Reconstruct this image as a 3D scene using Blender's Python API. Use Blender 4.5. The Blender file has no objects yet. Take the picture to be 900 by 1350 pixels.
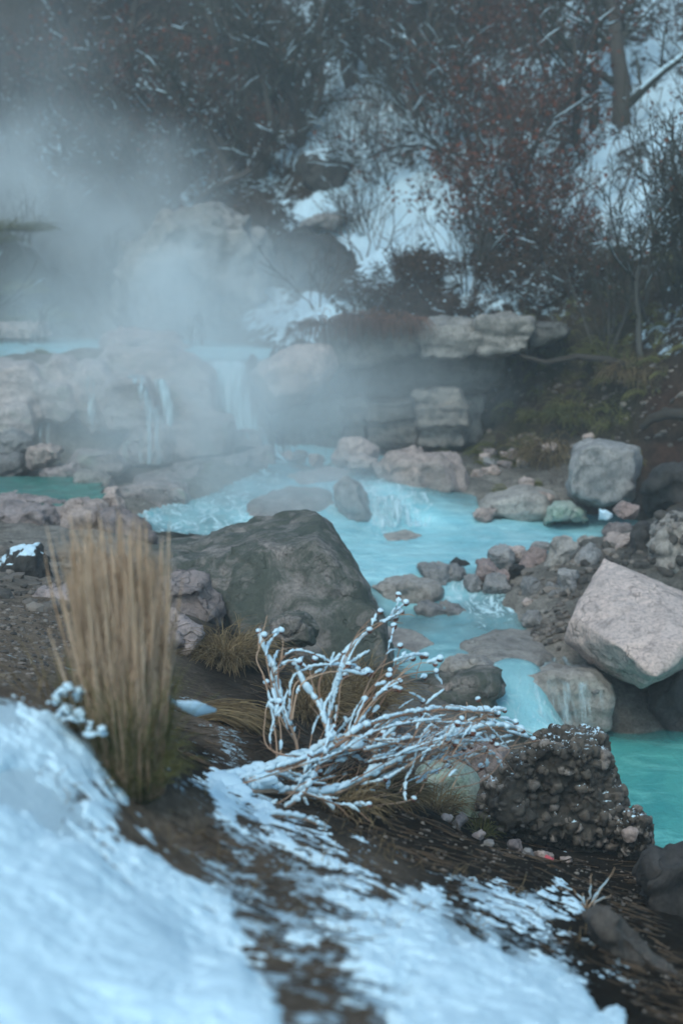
import bpy, bmesh, math, random
import numpy as np
from mathutils import Vector, Matrix
random.seed(7); rng = np.random.default_rng(7)
S = bpy.context.scene
COL = S.collection
# ------------------------------------------------------------------ camera, sky, sun, exposure
CAM_Z, PITCH, FPX = 2.6, math.radians(12.0), 1875.0
cam_d = bpy.data.cameras.new('camera'); cam = bpy.data.objects.new('camera', cam_d); COL.objects.link(cam)
cam.location = (0, 0, CAM_Z); cam.rotation_euler = (math.radians(90) - PITCH, 0, 0)
cam_d.sensor_fit = 'HORIZONTAL'; cam_d.sensor_width = 24.0; cam_d.lens = 50.0
cam_d.clip_start = 0.05; cam_d.clip_end = 500
cam_d.dof.use_dof = True; cam_d.dof.focus_distance = 6.0; cam_d.dof.aperture_fstop = 2.2
S.camera = cam
SUN_EL, SUN_ROT = math.radians(52), math.radians(200)
w = bpy.data.worlds.new('World'); S.world = w; w.use_nodes = True
nt = w.node_tree; nt.nodes.clear()
sky = nt.nodes.new('ShaderNodeTexSky'); sky.sky_type = 'NISHITA'; sky.sun_disc = False
sky.sun_elevation = SUN_EL; sky.sun_rotation = SUN_ROT; sky.air_density = 1.0; sky.dust_density = 2.0; sky.ozone_density = 2.0
bg = nt.nodes.new('ShaderNodeBackground'); bg.inputs[1].default_value = 0.15
wo = nt.nodes.new('ShaderNodeOutputWorld'); ct = nt.nodes.new('ShaderNodeMix'); ct.data_type = 'RGBA'; ct.blend_type = 'MULTIPLY'; ct.inputs[0].default_value = 1.0; ct.inputs[7].default_value = (0.78, 1.04, 1.0, 1)  # cold overcast cast of the cloud cover
nt.links.new(sky.outputs[0], ct.inputs[6]); nt.links.new(ct.outputs[2], bg.inputs[0]); nt.links.new(bg.outputs[0], wo.inputs[0])
sun_d = bpy.data.lights.new('sun', 'SUN'); sun_d.energy = 0.7; sun_d.angle = math.radians(20); sun_d.color = (1.0, 0.97, 0.93)
sun = bpy.data.objects.new('sun', sun_d); COL.objects.link(sun)
# sun direction: Nishita rotation 0 looks to +Y, turning clockwise
sdir = Vector((math.sin(SUN_ROT) * math.cos(SUN_EL), math.cos(SUN_ROT) * math.cos(SUN_EL), math.sin(SUN_EL)))
sun.rotation_euler = sdir.to_track_quat('Z', 'Y').to_euler()
S.view_settings.view_transform = 'Standard'; S.view_settings.look = 'None'
S.view_settings.exposure = 0.58; S.view_settings.gamma = 1.0; S.view_settings.use_curve_mapping = False
S.render.engine = 'CYCLES'
cy = S.cycles
cy.max_bounces = 5; cy.diffuse_bounces = 2; cy.glossy_bounces = 2; cy.transmission_bounces = 2; cy.transparent_max_bounces = 12; cy.volume_bounces = 4
cy.volume_step_rate = 2.0; cy.volume_max_steps = 96
cy.use_adaptive_sampling = True; cy.adaptive_threshold = 0.03
try:
    cy.use_denoising = True; cy.denoiser = 'OPENIMAGEDENOISE'
except Exception: pass

# ------------------------------------------------------------------ helpers
ca, sa = math.cos(PITCH), math.sin(PITCH)
def P(px, py, d):
    """point of the place on the sight line (px, py) at distance d north of the viewpoint"""
    u = (px - 450) / FPX; v = (675 - py) / FPX
    t = d / (ca + v * sa)
    return np.array((u * t, d, CAM_Z + t * (-sa + v * ca)))
def Dz(py, z):
    v = (675 - py) / FPX
    return (z - CAM_Z) / (-sa + v * ca) * (ca + v * sa)
def Pz(px, py, z): return P(px, py, Dz(py, z))
def proj(p):
    p = np.asarray(p, float)
    q = p - np.array((0, 0, CAM_Z))
    f = q[..., 1] * ca - q[..., 2] * sa; u = q[..., 1] * sa + q[..., 2] * ca
    f = np.maximum(f, 0.05)
    return 450 + q[..., 0] / f * FPX, 675 - u / f * FPX

_perm = np.random.default_rng(3).permutation(256); _perm = np.concatenate([_perm, _perm, _perm])
_g = np.random.default_rng(4).normal(size=(256, 3)); _g /= np.linalg.norm(_g, axis=1)[:, None]
def pnoise(p):
    p = np.asarray(p, float); i = np.floor(p).astype(int); f = p - i; i &= 255
    u = f * f * f * (f * (f * 6 - 15) + 10)
    out = 0
    for dx in (0, 1):
        for dy in (0, 1):
            for dz in (0, 1):
                h = _perm[_perm[_perm[i[:, 0] + dx] + i[:, 1] + dy] + i[:, 2] + dz]
                g = _g[h]
                dot = g[:, 0] * (f[:, 0] - dx) + g[:, 1] * (f[:, 1] - dy) + g[:, 2] * (f[:, 2] - dz)
                wgt = (u[:, 0] if dx else 1 - u[:, 0]) * (u[:, 1] if dy else 1 - u[:, 1]) * (u[:, 2] if dz else 1 - u[:, 2])
                out = out + wgt * dot
    return out * 1.4
def fbm(p, o=4, rough=0.5):
    p = np.asarray(p, float); a, s, out = 1.0, 1.0, 0
    for k in range(o):
        out = out + a * pnoise(p * s + k * 17.3); a *= rough; s *= 2.03
    return out
def sstep(a, b, x):
    t = np.clip((x - a) / (b - a), 0, 1); return t * t * (3 - 2 * t)

class RBF:
    def __init__(s, pts, c=0.25, lam=1e-3):
        p = np.array(pts, float); s.xy = p[:, :2]; s.c = c
        A = s.k(s.xy); n = len(p); A += np.eye(n) * lam
        Q = np.c_[np.ones(n), s.xy]; M = np.block([[A, Q], [Q.T, np.zeros((3, 3))]])
        s.w = np.linalg.solve(M, np.r_[p[:, 2], 0, 0, 0])
    def k(s, q):
        d2 = ((q[:, None, :] - s.xy[None]) ** 2).sum(-1); return -np.sqrt(d2 + s.c * s.c)
    def __call__(s, x, y):
        q = np.c_[np.ravel(x), np.ravel(y)].astype(float); out = np.empty(len(q))
        for a in range(0, len(q), 20000):
            b = q[a:a + 20000]; out[a:a + 20000] = s.k(b) @ s.w[:-3] + s.w[-3] + b @ s.w[-2:]
        return out
def idw(pts, px, py, power=3.0, sy=1.0):
    pts = np.array(pts, float); out = np.empty((len(px),) + pts[:, 2:].shape[1:])
    for a in range(0, len(px), 20000):
        d2 = (px[a:a + 20000, None] - pts[None, :, 0]) ** 2 + (sy * (py[a:a + 20000, None] - pts[None, :, 1])) ** 2 + 4.0
        wg = d2 ** (-power / 2); out[a:a + 20000] = (wg @ pts[:, 2:]) / wg.sum(1)[:, None]
    return out
def inpoly(px, py, poly):
    ins = np.zeros(len(px), bool); n = len(poly)
    for i in range(n):
        x0, y0 = poly[i]; x1, y1 = poly[(i + 1) % n]
        c = ((y0 > py) != (y1 > py)) & (px < (x1 - x0) * (py - y0) / (y1 - y0 + 1e-9) + x0); ins ^= c
    return ins

def mk(name, v, quads=None, tris=None, mat=None, parent=None, smooth=True, loc=None, attrs=None):
    v = np.asarray(v, float).reshape(-1, 3)
    if loc is not None: v = v - np.asarray(loc, float)
    me = bpy.data.meshes.new(name)
    q = np.zeros((0, 4), int) if quads is None or len(quads) == 0 else np.asarray(quads, int)
    t = np.zeros((0, 3), int) if tris is None or len(tris) == 0 else np.asarray(tris, int)
    me.vertices.add(len(v)); me.vertices.foreach_set('co', v.ravel())
    nl = q.size + t.size; me.loops.add(nl); me.loops.foreach_set('vertex_index', np.r_[q.ravel(), t.ravel()].astype(np.int32))
    npo = len(q) + len(t); me.polygons.add(npo)
    st = np.r_[np.arange(len(q)) * 4, q.size + np.arange(len(t)) * 3].astype(np.int32)
    me.polygons.foreach_set('loop_start', st)
    me.polygons.foreach_set('use_smooth', np.full(npo, smooth))
    me.update(calc_edges=True); me.validate()
    for k, a in (attrs or {}).items():
        a = np.asarray(a, float)
        if a.ndim == 1:
            at = me.attributes.new(k, 'FLOAT', 'POINT'); at.data.foreach_set('value', a.astype(np.float32))
        else:
            at = me.attributes.new(k, 'FLOAT_COLOR', 'POINT'); at.data.foreach_set('color', np.c_[a, np.ones(len(a))].astype(np.float32).ravel())
    if mat: me.materials.append(mat)
    o = bpy.data.objects.new(name, me); COL.objects.link(o)
    if parent is not None: o.parent = parent
    elif loc is not None: o.location = loc
    return o
def tag(o, label, cat, group=None):
    o['label'] = label; o['category'] = cat
    if group: o['group'] = group
    return o
def setting(o, kind='structure', label=None, cat=None):
    o['kind'] = kind
    if label: o['label'] = label
    if cat: o['category'] = cat
    return o
def empty(name, loc, label, cat, group=None):
    o = bpy.data.objects.new(name, None); o.empty_display_size = 0.2; COL.objects.link(o); o.location = loc
    return tag(o, label, cat, group)
class MB:
    """collects tubes, leaves and blobs; builds one mesh"""
    def __init__(s): s.v = []; s.q = []; s.t = []; s.a = []; s.n = 0
    def add(s, v, q=None, t=None, a=0.5):
        v = np.asarray(v, float); s.v.append(v)
        if q is not None and len(q): s.q.append(np.asarray(q) + s.n)
        if t is not None and len(t): s.t.append(np.asarray(t) + s.n)
        s.a.append(np.full(len(v), a) if np.isscalar(a) else np.asarray(a)); s.n += len(v)
    def tube(s, pts, rad, sides=5, a=0.5):
        p = np.asarray(pts, float); n = len(p); r = np.broadcast_to(np.asarray(rad, float), (n,))
        t = np.gradient(p, axis=0); t /= np.linalg.norm(t, axis=1)[:, None] + 1e-9
        m = t.mean(0); ref = np.eye(3)[np.argmin(np.abs(m))]
        n1 = np.cross(t, ref); n1 /= np.linalg.norm(n1, axis=1)[:, None] + 1e-9; n2 = np.cross(t, n1)
        an = np.arange(sides) * 2 * np.pi / sides
        ring = p[:, None] + r[:, None, None] * (np.cos(an)[None, :, None] * n1[:, None] + np.sin(an)[None, :, None] * n2[:, None])
        i = np.arange(n - 1)[:, None] * sides; j = np.arange(sides)[None]; k = (j + 1) % sides
        q = np.stack([i + j, i + k, i + sides + k, i + sides + j], -1).reshape(-1, 4)
        v = np.r_[ring.reshape(-1, 3), p[:1], p[-1:]]
        c0, c1 = n * sides, n * sides + 1
        tt = [(c0, (jj + 1) % sides, jj) for jj in range(sides)] + [(c1, (n - 1) * sides + jj, (n - 1) * sides + (jj + 1) % sides) for jj in range(sides)]
        s.add(v, q, tt, a)
    def build(s, name, mat, parent=None, smooth=True, loc=None, aname='rnd'):
        if not s.v: return None
        return mk(name, np.concatenate(s.v), np.concatenate(s.q) if s.q else None, np.concatenate(s.t) if s.t else None, mat, parent, smooth, loc, {aname: np.concatenate(s.a)})
def ico(sub):
    bm = bmesh.new(); bmesh.ops.create_icosphere(bm, subdivisions=sub, radius=1)
    v = np.array([x.co for x in bm.verts]); t = np.array([[y.index for y in f.verts] for f in bm.faces]); bm.free(); return v, t
ICO1, ICO2, ICO3 = ico(1), ico(2), ico(3)

# ------------------------------------------------------------------ materials
def nodes(name):
    m = bpy.data.materials.new(name); m.use_nodes = True; t = m.node_tree; t.nodes.clear(); return m, t
class G:
    def __init__(s, t): s.t = t
    def n(s, typ, **kw):
        o = s.t.nodes.new(typ)
        for k, v in kw.items():
            if k.startswith('i_'):
                key = k[2:]; key = int(key) if key.isdigit() else key.replace('_', ' ')
                if isinstance(v, bpy.types.NodeSocket): s.t.links.new(v, o.inputs[key])
                else: o.inputs[key].default_value = v
            else: setattr(o, k, v)
        return o
    def noise(s, co, scale, detail=5, rough=0.55, dist=0.0):
        return s.n('ShaderNodeTexNoise', i_Vector=co, i_Scale=scale, i_Detail=detail, i_Roughness=rough, i_Distortion=dist).outputs[0]
    def ramp(s, x, a, b, lo=0.0, hi=1.0):
        return s.n('ShaderNodeMapRange', i_0=x, i_1=a, i_2=b, i_3=lo, i_4=hi, interpolation_type='SMOOTHSTEP').outputs[0]
    def mix(s, f, a, b, mode='MIX'):
        o = s.t.nodes.new('ShaderNodeMix'); o.data_type = 'RGBA'; o.blend_type = mode
        for idx, x in ((0, f), (6, a), (7, b)):
            if isinstance(x, bpy.types.NodeSocket): s.t.links.new(x, o.inputs[idx])
            else: o.inputs[idx].default_value = x if idx == 0 else (*x[:3], 1)
        return o.outputs[2]
    def math(s, op, a, b=0.0, c=0.0):
        return s.n('ShaderNodeMath', operation=op, i_0=a, i_1=b, i_2=c).outputs[0]
    def attr(s, name):
        o = s.t.nodes.new('ShaderNodeAttribute'); o.attribute_name = name; return o
    def co(s, which='Object'): return s.t.nodes.new('ShaderNodeTexCoord').outputs[which]
    def pos(s): return s.t.nodes.new('ShaderNodeNewGeometry').outputs['Position']
    def bump(s, h, dist=0.01, strength=0.6, normal=None):
        o = s.n('ShaderNodeBump', i_Height=h, i_Distance=dist, i_Strength=strength)
        if normal is not None: s.t.links.new(normal, o.inputs['Normal'])
        return o.outputs[0]
    def out(s, bsdf=None, vol=None):
        o = s.t.nodes.new('ShaderNodeOutputMaterial')
        if bsdf is not None: s.t.links.new(bsdf, o.inputs[0])
        if vol is not None: s.t.links.new(vol, o.inputs[1])
    def pbr(s, col, rough=0.8, normal=None, spec=0.3):
        b = s.t.nodes.new('ShaderNodeBsdfPrincipled')
        for k, x in (('Base Color', col), ('Roughness', rough), ('Specular IOR Level', spec)):
            if isinstance(x, bpy.types.NodeSocket): s.t.links.new(x, b.inputs[k])
            else: b.inputs[k].default_value = x if not isinstance(x, tuple) else (*x[:3], 1)
        if normal is not None: s.t.links.new(normal, b.inputs['Normal'])
        return b.outputs[0]
SNOWC = (0.62, 0.77, 0.86)
def rock_mat(name, c1, c2, c3, moss=None, moss_amt=0.0, wet=0.0, scale=1.0, snow=0.0, strata=0.0):
    m, t = nodes(name); g = G(t); co = g.co()
    info = t.nodes.new('ShaderNodeObjectInfo')
    off = g.n('ShaderNodeVectorMath', operation='ADD', i_0=co, i_1=g.n('ShaderNodeCombineXYZ', i_0=g.math('MULTIPLY', info.outputs['Random'], 50.0), i_1=0.0, i_2=0.0).outputs[0]).outputs[0]
    big = g.noise(off, 2.2 * scale, 6, 0.6, 0.6); mid = g.noise(off, 8 * scale, 8, 0.65, 0.3); fine = g.noise(off, 45 * scale, 6, 0.7)
    col = g.mix(g.ramp(big, 0.35, 0.65), c1, c2)
    col = g.mix(g.math('MULTIPLY', g.ramp(mid, 0.42, 0.68), 0.75), col, c3)
    dark = g.ramp(fine, 0.25, 0.6, 0.55, 1.12)
    col = g.mix(1.0, col, g.n('ShaderNodeCombineColor', i_0=dark, i_1=dark, i_2=dark).outputs[0], 'MULTIPLY')
    var = g.math('MULTIPLY_ADD', info.outputs['Random'], 0.5, 0.75)
    col = g.mix(1.0, col, g.n('ShaderNodeCombineColor', i_0=var, i_1=var, i_2=var).outputs[0], 'MULTIPLY')
    # mineral cracks
    vor = g.n('ShaderNodeTexVoronoi', i_Vector=g.n('ShaderNodeVectorMath', operation='ADD', i_0=off, i_1=g.n('ShaderNodeTexNoise', i_Vector=off, i_Scale=4.0 * scale).outputs[1]).outputs[0], i_Scale=2.6 * scale, feature='DISTANCE_TO_EDGE').outputs[0]
    crack = g.math('MAXIMUM', g.ramp(vor, 0.0, 0.03), g.ramp(big, 0.42, 0.52))
    col = g.mix(g.math('MULTIPLY', g.math('SUBTRACT', 1.0, crack), 0.4), col, (c3[0] * 0.4, c3[1] * 0.4, c3[2] * 0.4))
    drip = g.noise(g.n('ShaderNodeMapping', i_Vector=off, i_Scale=(9.0 * scale, 9.0 * scale, 1.2 * scale)).outputs[0], 1.0, 6, 0.65, 0.6)
    col = g.mix(g.math('MULTIPLY', g.ramp(drip, 0.55, 0.75), 0.45), col, (c1[0] * 1.35, c1[1] * 1.35, c1[2] * 1.35))
    col = g.mix(g.math('MULTIPLY', g.ramp(drip, 0.42, 0.28), 0.45), col, (c3[0] * 0.5, c3[1] * 0.5, c3[2] * 0.5))
    if moss:
        mm = g.ramp(g.noise(off, 3.1 * scale, 7, 0.7, 1.0), 0.58 - moss_amt * 0.35, 0.80 - moss_amt * 0.35)
        col = g.mix(g.math('MULTIPLY', mm, 0.85), col, g.mix(g.noise(off, 22, 4), moss, (moss[0] * 1.9, moss[1] * 1.9, moss[2] * 1.7)))
    h = g.math('ADD', g.math('MULTIPLY', mid, 0.7), g.math('MULTIPLY', fine, 0.35)); h = g.math('ADD', h, g.math('MULTIPLY', crack, 0.35))
    if strata:
        wv = g.n('ShaderNodeTexWave', i_Vector=off, i_Scale=5.0 * strata, i_Distortion=6.0, i_Detail=4.0, bands_direction='Z').outputs[1]
        h = g.math('ADD', h, g.math('MULTIPLY', wv, 0.3))
    rough = g.ramp(mid, 0.3, 0.7, 0.9 - 0.6 * wet, 0.95 - 0.35 * wet)
    if snow > 0:
        nz = g.n('ShaderNodeSeparateXYZ', i_0=t.nodes.new('ShaderNodeNewGeometry').outputs['Normal']).outputs[2]
        sf = g.ramp(g.math('ADD', nz, g.math('MULTIPLY', g.noise(off, 9, 6, 0.7), 0.9)), 1.55 - snow * 0.5, 1.65 - snow * 0.5)
        col = g.mix(sf, col, SNOWC)
    g.out(g.pbr(col, rough, g.bump(h, 0.03 / scale, 0.9), 0.35)); return m
M = {}
M['pink'] = rock_mat('rock_pink_grey', (0.36, 0.275, 0.255), (0.26, 0.205, 0.195), (0.14, 0.115, 0.115), wet=0.3)
M['pale'] = rock_mat('rock_pale', (0.56, 0.42, 0.37), (0.45, 0.345, 0.31), (0.26, 0.205, 0.19), wet=0.1)
M['grey'] = rock_mat('rock_grey', (0.32, 0.285, 0.27), (0.22, 0.205, 0.20), (0.12, 0.115, 0.115), wet=0.4, scale=1.6)
M['red'] = rock_mat('rock_reddish', (0.33, 0.225, 0.20), (0.26, 0.19, 0.175), (0.17, 0.13, 0.125), wet=0.3, scale=1.6)
M['dark'] = rock_mat('rock_dark', (0.06, 0.05, 0.046), (0.038, 0.033, 0.03), (0.02, 0.018, 0.018), wet=0.2)
M['mossy'] = rock_mat('rock_mossy', (0.31, 0.25, 0.225), (0.21, 0.18, 0.165), (0.10, 0.095, 0.085), moss=(0.03, 0.038, 0.031), moss_amt=0.66, scale=1.3)
M['cliff'] = rock_mat('rock_cliff', (0.28, 0.245, 0.22), (0.19, 0.17, 0.155), (0.085, 0.08, 0.075), wet=0.3, strata=0.6)
M['cliffpale'] = rock_mat('rock_cliff_pale', (0.42, 0.355, 0.31), (0.32, 0.275, 0.245), (0.10, 0.095, 0.09), wet=0.2, strata=0.5)
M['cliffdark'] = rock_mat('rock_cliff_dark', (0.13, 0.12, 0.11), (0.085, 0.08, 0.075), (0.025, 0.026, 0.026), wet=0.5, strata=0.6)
M['steamrock'] = rock_mat('rock_drip_stained', (0.30, 0.27, 0.25), (0.20, 0.19, 0.18), (0.12, 0.115, 0.11), moss=(0.06, 0.06, 0.045), moss_amt=0.15)
M['conglo'] = rock_mat('rock_conglomerate', (0.11, 0.095, 0.08), (0.075, 0.065, 0.058), (0.04, 0.037, 0.034), moss=(0.045, 0.055, 0.035), moss_amt=0.05, scale=3)
m, t = nodes('rock_conglomerate_face'); g = G(t); co = g.co(); a = g.attr('rnd').outputs['Fac']; pb = g.attr('stone').outputs['Fac']
n1 = g.noise(co, 60, 6, 0.7); n2 = g.noise(co, 6, 4, 0.6); big = g.ramp(n2, 0.35, 0.7)
stone = g.mix(g.ramp(a, 0.0, 0.75), (0.035, 0.029, 0.024), (0.11, 0.088, 0.072)); stone = g.mix(g.ramp(a, 0.82, 1.0), stone, (0.26, 0.215, 0.19))
matrix = g.mix(big, (0.035, 0.03, 0.025), (0.075, 0.06, 0.048))
col = g.mix(g.ramp(pb, 0.25, 0.5), matrix, stone); kk = g.ramp(n1, 0.25, 0.7, 0.6, 1.25)
col = g.mix(1.0, col, g.n('ShaderNodeCombineColor', i_0=kk, i_1=kk, i_2=kk).outputs[0], 'MULTIPLY')
nz = g.n('ShaderNodeSeparateXYZ', i_0=t.nodes.new('ShaderNodeNewGeometry').outputs['Normal']).outputs[2]
dust = g.ramp(g.math('ADD', nz, g.math('ADD', g.math('MULTIPLY', g.noise(co, 90, 4, 0.7), 0.9), g.math('MULTIPLY', g.noise(co, 9, 3), 0.5))), 1.66, 1.76)
col = g.mix(dust, col, SNOWC)
g.out(g.pbr(col, 0.85, g.bump(n1, 0.006, 0.7), 0.25)); M['congloface'] = m
M['travertine'] = rock_mat('rock_travertine', (0.40, 0.355, 0.32), (0.30, 0.26, 0.235), (0.17, 0.15, 0.14), wet=0.7, scale=0.8, strata=0.5)
M['travgreen'] = rock_mat('rock_travertine_green', (0.34, 0.42, 0.36), (0.40, 0.40, 0.36), (0.22, 0.32, 0.24), moss=(0.06, 0.16, 0.09), moss_amt=0.12, wet=0.9, scale=1.4, strata=0.7)
M['terrace'] = rock_mat('rock_terrace', (0.44, 0.355, 0.33), (0.32, 0.265, 0.25), (0.19, 0.165, 0.16), moss=(0.20, 0.22, 0.19), moss_amt=0.2, wet=0.4, scale=0.9, strata=0.5)
M['slab'] = rock_mat('rock_brown_slab', (0.11, 0.088, 0.075), (0.08, 0.066, 0.058), (0.05, 0.042, 0.038), scale=2.5)
M['snowrock'] = rock_mat('rock_snowy', (0.07, 0.06, 0.055), (0.05, 0.045, 0.04), (0.03, 0.028, 0.028), snow=0.75, scale=2)

def simple(name, ca_, cb_, rough=0.85, scale=20.0, bumpd=0.003, spec=0.2, trans=0.0):
    m, t = nodes(name); g = G(t); a = g.attr('rnd').outputs['Fac']; n = g.noise(g.co(), scale, 5)
    f = g.math('ADD', g.math('MULTIPLY', a, 0.7), g.math('MULTIPLY', n, 0.35))
    col = g.mix(g.ramp(f, 0.15, 0.9), ca_, cb_)
    b = g.pbr(col, rough, g.bump(n, bumpd, 0.6) if bumpd else None, spec)
    if trans > 0:
        tr = g.n('ShaderNodeBsdfTranslucent', i_Color=col).outputs[0]
        b = g.n('ShaderNodeMixShader', i_0=trans, i_1=b, i_2=tr).outputs[0]
    g.out(b); return m
M['bark'] = simple('bark', (0.03, 0.024, 0.02), (0.08, 0.064, 0.054), 0.9, 14, 0.01)
M['twig'] = simple('twig_brown', (0.035, 0.024, 0.02), (0.10, 0.068, 0.055), 0.9, 30, 0)
M['twiggrey'] = simple('twig_grey', (0.05, 0.045, 0.04), (0.12, 0.11, 0.10), 0.9, 30, 0)
M['twigolive'] = simple('twig_olive', (0.025, 0.025, 0.02), (0.075, 0.068, 0.052), 0.9, 30, 0)
M['redleaf'] = simple('leaf_red', (0.07, 0.024, 0.015), (0.23, 0.075, 0.045), 0.7, 30, 0, 0.2, 0.3)
M['brownleaf'] = simple('leaf_brown', (0.045, 0.03, 0.022), (0.14, 0.075, 0.05), 0.7, 30, 0, 0.2, 0.25)
M['needle'] = simple('needle_green', (0.012, 0.022, 0.014), (0.03, 0.045, 0.03), 0.8, 30, 0)
M['snow'] = None
M['tan'] = simple('grass_tan', (0.58, 0.38, 0.24), (0.86, 0.63, 0.46), 0.85, 30, 0, 0.2, 0.35)
M['olive'] = simple('grass_olive', (0.075, 0.075, 0.022), (0.22, 0.20, 0.075), 0.85, 30, 0, 0.2, 0.25)
M['straw'] = simple('grass_straw', (0.13, 0.085, 0.045), (0.34, 0.24, 0.13), 0.85, 30, 0, 0.2, 0.25)
M['redgrass'] = simple('grass_red', (0.10, 0.045, 0.03), (0.26, 0.125, 0.085), 0.85, 30, 0, 0.2, 0.2)
M['stem'] = simple('stem_dry', (0.26, 0.14, 0.09), (0.50, 0.32, 0.22), 0.8, 40, 0.001, 0.3)
M['seed'] = simple('seed_head', (0.08, 0.028, 0.02), (0.24, 0.10, 0.07), 0.85, 120, 0.002)
M['pebbles'] = simple('pebbles', (0.05, 0.042, 0.037), (0.22, 0.178, 0.152), 0.75, 60, 0.003)
M['litter'] = simple('litter', (0.025, 0.018, 0.013), (0.13, 0.085, 0.055), 0.9, 60, 0)
M['pinkscrap'] = simple('pink_scrap', (0.55, 0.10, 0.12), (0.75, 0.25, 0.25), 0.5, 60, 0.001)
m, t = nodes('snow'); g = G(t); co = g.pos()
n1 = g.noise(co, 14, 6, 0.6); n2 = g.noise(co, 120, 4, 0.7)
bs = t.nodes.new('ShaderNodeBsdfPrincipled'); bs.inputs['Roughness'].default_value = 0.7; bs.inputs['Specular IOR Level'].default_value = 0.25
t.links.new(g.mix(n1, (0.57, 0.73, 0.83), (0.64, 0.79, 0.87)), bs.inputs['Base Color'])
t.links.new(g.bump(g.math('ADD', n1, g.math('MULTIPLY', n2, 0.2)), 0.008, 0.5), bs.inputs['Normal']); g.out(bs.outputs[0]); M['snow'] = m

# ground: colours by zone, snow by zone with a fine broken edge
m, t = nodes('ground'); g = G(t); co = g.pos()
tint = g.attr('tint').outputs['Color']; sn = g.attr('snow').outputs['Fac']
n1 = g.noise(co, 1.6, 6, 0.6, 0.5); n2 = g.noise(co, 9, 8, 0.7); n3 = g.noise(co, 55, 6, 0.75)
k = g.math('MULTIPLY', g.ramp(n2, 0.25, 0.75, 0.5, 1.35), g.ramp(n3, 0.3, 0.7, 0.55, 1.3))
col = g.mix(1.0, tint, g.n('ShaderNodeCombineColor', i_0=k, i_1=k, i_2=g.math('MULTIPLY', k, 0.96)).outputs[0], 'MULTIPLY')
dist = g.n('ShaderNodeSeparateXYZ', i_0=co).outputs[1]
thr = g.math('ADD', sn, g.math('ADD', g.math('MULTIPLY', g.math('SUBTRACT', n2, 0.5), 1.5), g.math('MULTIPLY', g.math('SUBTRACT', n1, 0.5), 0.9)))
thr = g.math('ADD', thr, g.math('MULTIPLY', g.math('SUBTRACT', n3, 0.5), 0.8))
sf = g.ramp(thr, 0.50, 0.60)
col = g.mix(sf, col, SNOWC)
h = g.math('ADD', g.math('MULTIPLY', n2, 0.8), g.math('MULTIPLY', n3, 0.45)); h = g.math('ADD', h, g.math('MULTIPLY', sf, 0.5))
g.out(g.pbr(col, 0.92, g.bump(h, 0.04, 0.8), 0.05)); M['ground'] = m

def water_mat(name, deep, shallow, k=0.16, lo=0.25):
    m, t = nodes(name); g = G(t); co = g.pos()
    dep = g.attr('depth').outputs['Fac']; fo = g.attr('foam').outputs['Fac']
    n1 = g.noise(co, 2.2, 5, 0.6, 1.2); mp = g.n('ShaderNodeMapping', i_Vector=co, i_Scale=(1.0, 0.45, 1.0)).outputs[0]
    n2 = g.noise(mp, 11, 6, 0.65, 1.5); n3 = g.noise(co, 38, 4, 0.6, 0.5)
    col = g.mix(g.ramp(n1, 0.3, 0.7), deep, shallow)
    n4 = g.noise(g.n('ShaderNodeMapping', i_Vector=co, i_Scale=(0.7, 2.0, 1.0)).outputs[0], 1.6, 6, 0.7, 2.0)
    col = g.mix(g.math('MULTIPLY', g.ramp(n4, 0.48, 0.72), 0.6), col, tuple(min(1, c * 1.35 + .12) for c in shallow))
    ff = g.ramp(g.math('ADD', fo, g.math('MULTIPLY', g.math('SUBTRACT', n2, 0.5), 1.6)), 0.45, 0.85)
    col = g.mix(g.math('MULTIPLY', ff, 0.8), col, (0.66, 0.80, 0.84))
    al = g.math('MAXIMUM', g.ramp(dep, -0.02, k, lo, 1.0), ff)
    b = g.pbr(col, g.ramp(ff, 0, 1, 0.08, 0.5), g.bump(g.math('ADD', n2, g.math('MULTIPLY', n3, 0.3)), 0.025, 0.55), 0.5)
    tr = t.nodes.new('ShaderNodeBsdfTransparent'); tr.inputs[0].default_value = (0.8, 0.95, 0.97, 1)
    g.out(g.n('ShaderNodeMixShader', i_0=al, i_1=tr.outputs[0], i_2=b).outputs[0]); return m
M['water'] = water_mat('water', (0.24, 0.56, 0.63), (0.37, 0.66, 0.71))
M['watergreen'] = water_mat('water_green', (0.02, 0.14, 0.12), (0.03, 0.19, 0.15))
M['waterlow'] = water_mat('water_low', (0.05, 0.30, 0.29), (0.09, 0.40, 0.36), 0.3, 0.35)
m, t = nodes('falling_water'); g = G(t); co = g.pos(); a = g.attr('rnd').outputs['Fac']
st = g.n('ShaderNodeMapping', i_Vector=co, i_Scale=(26.0, 4.0, 1.7)).outputs[0]
n1 = g.noise(st, 1.0, 6, 0.65, 0.4); n2 = g.noise(co, 60, 3, 0.6)
ff = g.ramp(n1, 0.32, 0.7)
col = g.mix(ff, (0.30, 0.56, 0.60), (0.68, 0.82, 0.86))
b = g.pbr(col, 0.35, g.bump(g.math('ADD', n1, g.math('MULTIPLY', n2, 0.15)), 0.03, 0.7), 0.4)
tr = t.nodes.new('ShaderNodeBsdfTransparent')
al = g.ramp(g.math('ADD', a, g.math('MULTIPLY', g.math('SUBTRACT', n1, 0.5), 1.9)), 0.25, 1.0)
g.out(g.n('ShaderNodeMixShader', i_0=al, i_1=tr.outputs[0], i_2=b).outputs[0]); M['fall'] = m
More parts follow.
